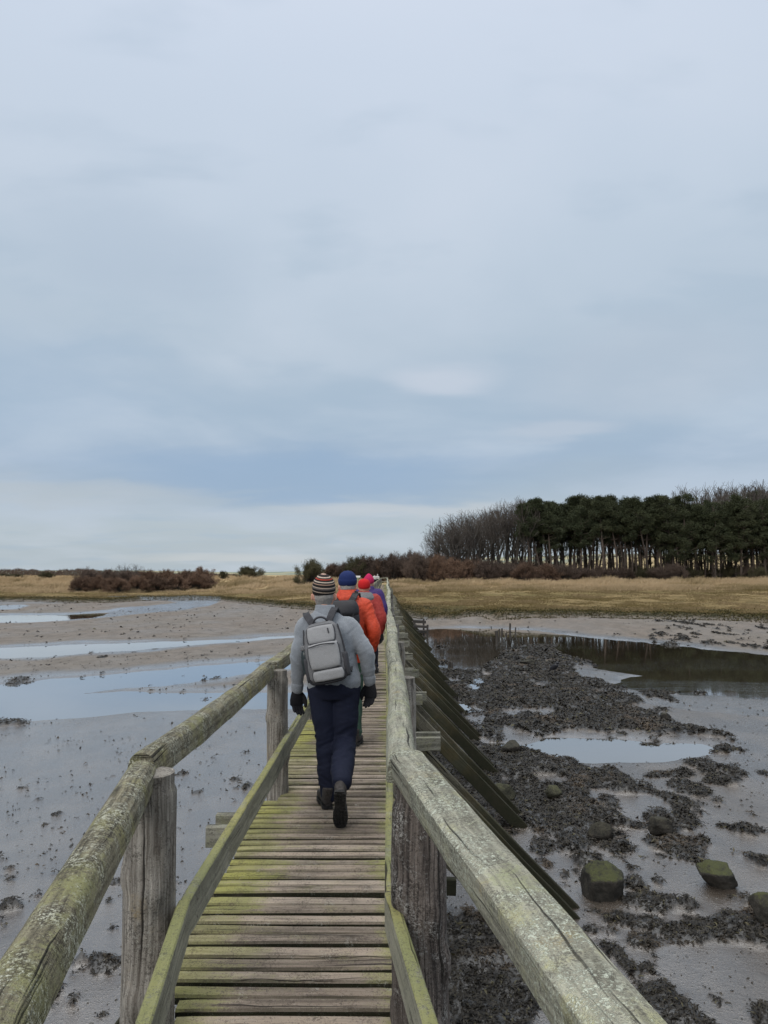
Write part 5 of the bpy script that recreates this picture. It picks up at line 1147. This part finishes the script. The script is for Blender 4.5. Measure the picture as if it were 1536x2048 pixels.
def rucksack(loc,rot,label):
    r=empty('rucksack',loc,label,'rucksack'); r.rotation_euler=rot
    # main body
    secs=[]
    for z,w_,d_ in ((-.235,.11,.05),(-.228,.135,.07),(-.20,.150,.082),(-.10,.155,.088),(.05,.150,.080),(.14,.140,.066),(.195,.122,.052),(.222,.095,.038),(.232,.06,.02)): secs.append(((0,-d_,z),(w_,0,0),(0,d_,0)))
    V,Fs=loft(secs,36,sq=3.2); o=fuse('pack_body',[(V,Fs)],.006,CM['packside'],r,4,folds(.003,14,21))
    def pad(name,w_,h,dp,pos,rx,m,pipe='darkgrey'):
        V,Fs=spatch(w_,h,dp); V=V+0; V[:,2]+=.0; V[:,1]-=0.0; a=Acc(); k=fbm(V[:,0]*14,V[:,2]*14,pos[2]*9,3,12)*.004; V[:,1]+=k*(V[:,1]<-.003); a.add(V,Fs); q=a.build(name,m,r,True); q.location=pos; q.rotation_euler=(rx,0,0)
        V,Fs=outline(w_,h,-.003,0,rad=.0075); a=Acc(); a.add(V,Fs); z=a.build('piping',CM[pipe],q,True)
        return q
    pad('top_pocket',.225,.145,.024,(0,-.128,.135),R(-14),CM['pack']); pad('front_pocket',.25,.21,.034,(.004,-.160,-.030),R(-3),CM['pack']); pad('lower_pocket',.25,.088,.036,(.012,-.160,-.178),R(4),CM['pack'])
    # zip line and lower dark edge
    V,Fs=path_loft([(-.10,-.199,.050),(0,-.206,.060),(.10,-.199,.050)],[.005]*3,6,6,up=(0,1,0)); a=Acc(); a.add(V,Fs); a.build('zip',CM['darkgrey'],r,True)
    V,Fs=path_loft([(-.145,-.125,-.19),(-.12,-.165,-.226),(0,-.178,-.236),(.12,-.165,-.226),(.145,-.125,-.19)],[.009]*5,8,5,up=(0,1,0)); a=Acc(); a.add(V,Fs); a.build('base_trim',CM['black'],r,True)
    for s_ in (-1,1):
        V,Fs=path_loft([(s_*.137,-.075,.19),(s_*.156,-.085,.05),(s_*.161,-.09,-.10),(s_*.152,-.085,-.21)],[.006]*4,8,5,up=(0,1,0)); a=Acc(); a.add(V,Fs); a.build('side_trim',CM['darkgrey'],r,True)
        V,Fs=loft([((s_*.150,-.075,z),(.022*k,0,0),(0,.062*k,0)) for z,k in ((-.215,.8),(-.19,1),(-.12,1.08),(-.05,1.1),(-.03,1.02))],16,sq=3); a=Acc(); a.add(V,Fs); a.build('side_pocket',CM['darkgrey'],r,True)
        # shoulder straps: over the shoulder to the front
        pts=[(s_*.060,-.020,.215),(s_*.085,.000,.262),(s_*.108,.035,.305),(s_*.120,.090,.325),(s_*.128,.160,.285),(s_*.135,.205,.17),(s_*.15,.19,.0),(s_*.17,.10,-.14),(s_*.165,.0,-.19)]
        Q=np.array(pts); V=[];Fs=[]; 
        for k_ in range(len(Q)-1):
            for t in np.linspace(0,1,5)[:-1 if k_<len(Q)-2 else None]: V.append(Q[k_]+(Q[k_+1]-Q[k_])*t)
        V=np.array(V); a=Acc()
        for k_ in range(len(V)-1):
            beam(a,V[k_]-(V[k_+1]-V[k_])*.08,V[k_+1]+(V[k_+1]-V[k_])*.08,.056 if k_<22 else .03,.014,up=(0,-1,.35) if V[k_][2]>.22 else (0,1,0.1),bev=.004)
        a.build('shoulder_strap',CM['darkgrey'],r)
    V,Fs=path_loft([(-.060,-.035,.215),(-.052,-.05,.245),(-.02,-.062,.268),(.02,-.062,.268),(.052,-.05,.245),(.060,-.035,.215)],[.0085]*6,8,4,up=(0,1,0)); a=Acc(); a.add(V,Fs); a.build('handle',CM['darkgrey'],r,True)
    a=Acc(); beam(a,(.062,-.152,.175),(.066,-.156,.135),.010,.006); a.build('zip_pull',CM['darkgrey'],r)
    return r
rk=rucksack((-.365-.052,KY-.112,1.125),(R(-4),R(-11),R(-2)),'pale grey rucksack with dark piping on the back of the man in grey fleece')
# bottle in its left pocket
Ml=Matrix.LocRotScale(rk.location,rk.rotation_euler,Vector((.9,.9,.9))); pb=Ml@Vector((-.157,-.085,-.145))
rk.scale=(.90,.9,.90)
bt=empty('water_bottle',pb,'dark bottle in the left mesh pocket of the pale rucksack','bottle'); bt.rotation_euler=rk.rotation_euler
V,Fs=loft([((0,0,z),(r,0,0),(0,r,0)) for z,r in ((0,.028),(.01,.032),(.12,.032),(.145,.028),(.16,.020),(.165,.017))],20); a=Acc(); a.add(V,Fs); a.build('bottle_body',CM['bottle'],bt,True)
V,Fs=loft([((0,0,z),(r,0,0),(0,r,0)) for z,r in ((.163,.022),(.168,.024),(.192,.024),(.198,.018))],20); a=Acc(); a.add(V,Fs); a.build('cap',CM['collar'],bt,True)
# 2: orange jacket
K2=dict(WALK,jacket='orange',trousers='green',hat='bluehat',turnup=True,hair='hair',lean=.02,fwd=.08,hatz=.03,hatp=.10,s=1.01,head=(0,.05,1.53),seed=8,jf=.008,sleeve=(.082,.070,.066,.050))
K2['hatsec']=[(-.012,0,.084,.098),(0,0,.090,.104),(.03,0,.094,.108),(.06,0,.091,.104),(.09,-.003,.080,.092),(.112,-.006,.062,.070),(.128,-.008,.038,.042),(.134,-.008,.005,.005)]
K2['torso']=[(.80,0,-.015,.200,.145),(.88,0,-.012,.210,.15),(.97,0,-.005,.200,.145),(1.08,0,0,.20,.138),(1.20,0,-.005,.200,.138),(1.30,0,-.012,.200,.125),(1.36,0,-.01,.185,.112),(1.405,0,.0,.125,.098),(1.44,0,.012,.10,.095),(1.475,0,.015,.09,.09)]
K2['armR']=[(.180,0,1.335),(.275,-.06,1.10),(.265,.04,.90)]
K2['legL']=[(-.085,-.01,.86),(-.085,.10,.47),(-.085,.20,.12)]; K2['legR']=[(.085,-.01,.86),(.082,.03,.47),(.10,-.07,.11)]; K2['boots']=[((-.085,.15,0),0,R(6),0),((.105,-.125,.012),R(6),R(-6),0)]
K2['collarsec']=[(1.38,0,.0,.13,.11),(1.42,0,-.005,.125,.108),(1.455,0,.005,.108,.10),(1.49,0,.018,.088,.09),(1.50,0,.022,.080,.085)]
P2,J2,T2=person((-.385,7.2,0),'walker in orange jacket and navy blue beanie behind the first man',K2)
# black daypack on the orange jacket
def daypack(loc,rot,label,m,sc=1.0):
    r=empty('daypack',loc,label,'daypack'); r.rotation_euler=rot; r.scale=(sc,)*3
    secs=[((0,-d_,z),(w_,0,0),(0,d_,0)) for z,w_,d_ in ((-.25,.10,.05),(-.24,.13,.075),(-.15,.145,.09),(0,.145,.09),(.12,.14,.08),(.19,.125,.062),(.23,.09,.04),(.24,.05,.02))]
    fuse('pack_body',[loft(secs,30,sq=2.8)],.008,m,r,4,folds(.008,10,31))
    V,Fs=loft([((0,-.085,z),(w_,0,0),(0,d_,0)) for z,w_,d_ in ((.10,.138,.085),(.14,.146,.088),(.19,.140,.075),(.235,.12,.05),(.25,.08,.03))],28,sq=2.6); a=Acc(); a.add(V,Fs); a.build('lid',m,r,True)
    a=Acc()
    for s_ in (-1,1):
        beam(a,(s_*.10,-.187,.12),(-s_*.05,-.190,-.10),.010,.006); beam(a,(s_*.10,-.187,-.02),(-s_*.03,-.188,-.20),.008,.006)
    a.build('cord',CM['darkgrey'],r)
    for s_ in (-1,1):
        pts=[(s_*.06,-.01,.22),(s_*.09,.01,.27),(s_*.11,.06,.31),(s_*.125,.14,.31),(s_*.135,.20,.22),(s_*.15,.19,.05),(s_*.17,.10,-.12),(s_*.165,0,-.19)]
        a=Acc(); Q=np.array(pts)
        for k_ in range(len(Q)-1): beam(a,Q[k_]-(Q[k_+1]-Q[k_])*.06,Q[k_+1]+(Q[k_+1]-Q[k_])*.06,.06,.016,up=(0,-1,.35) if Q[k_][2]>.2 else (0,1,.1),bev=.004)
        a.build('shoulder_strap',CM['blackpack'],r)
    return r
daypack((-.385,7.2-.115,1.15),(R(-4),R(-3),0),'black daypack with crossed cords on the back of the orange jacket',CM['blackpack'],1.05)
# 3: red jacket, red hat
K3=dict(WALK,jacket='red',trousers='navy',hat='redhat',lean=0,fwd=.10,hatz=.02,hatp=.18,s=.968,head=(0,.05,1.525),seed=12,jf=.009,sleeve=(.088,.076,.070,.052),torso=K2['torso'],collar='collar')
K3['hatsec']=[(-.02,0,.080,.094),(-.01,0,.089,.104),(.02,0,.092,.106),(.05,0,.090,.102),(.08,-.003,.080,.09),(.10,-.006,.062,.068),(.112,-.008,.035,.04),(.116,-.008,.005,.005)]
K3['collarsec']=[(1.34,0,-.01,.16,.125),(1.38,0,-.015,.165,.13),(1.41,0,-.01,.15,.12),(1.445,0,.0,.12,.105),(1.465,0,.01,.09,.09)]
P3,_,_=person((-.285,10.1,0),'walker in red jacket with grey hood and bright red hat, third in line',K3,lod=2)
# 4: purple jacket, magenta hat
K4=dict(WALK,jacket='purple',trousers='navy',hat='pinkhat',lean=0,fwd=.05,hatz=.03,hatp=.12,s=.99,head=(0,.05,1.52),seed=15,jf=.008,sleeve=(.088,.074,.068,.050),torso=K2['torso'])
K4['hatsec']=K3['hatsec'][:-2]+[(.118,-.008,.05,.055),(.138,-.01,.028,.03),(.150,-.012,.006,.006)]
K4['legL'],K4['legR'],K4['boots']=K2['legL'],K2['legR'],K2['boots']
P4,J4,_=person((-.262,12.2,0),'walker in purple jacket and magenta hat at the head of the close file',K4,lod=2)
N=mat('white patch'); N.fin((.75,.75,.75),.6)
a=Acc(); beam(a,(.10,-.128,1.295),(.15,-.118,1.30),.008,.05,up=(0,0,1)); o=a.build('shoulder_patch',N.m,P4)
# two distant walkers beyond the bridge
for i,(px,yy,lab) in enumerate([(749,114.5,'left one of two far pale walkers past the bridge end'),(755,115.2,'right one of two far pale walkers past the bridge end')]):
    x=colX(px,yy); K5=dict(WALK,jacket='pale',trousers='navy',hat='pale' if i else 'black',s=1.0,seed=20+i,hatsec=HAT,lean=0,fwd=.04)
    print('far walker',x,yy,gz(x,yy)); person((x,yy,gz(x,yy)),lab,K5,lod=2)
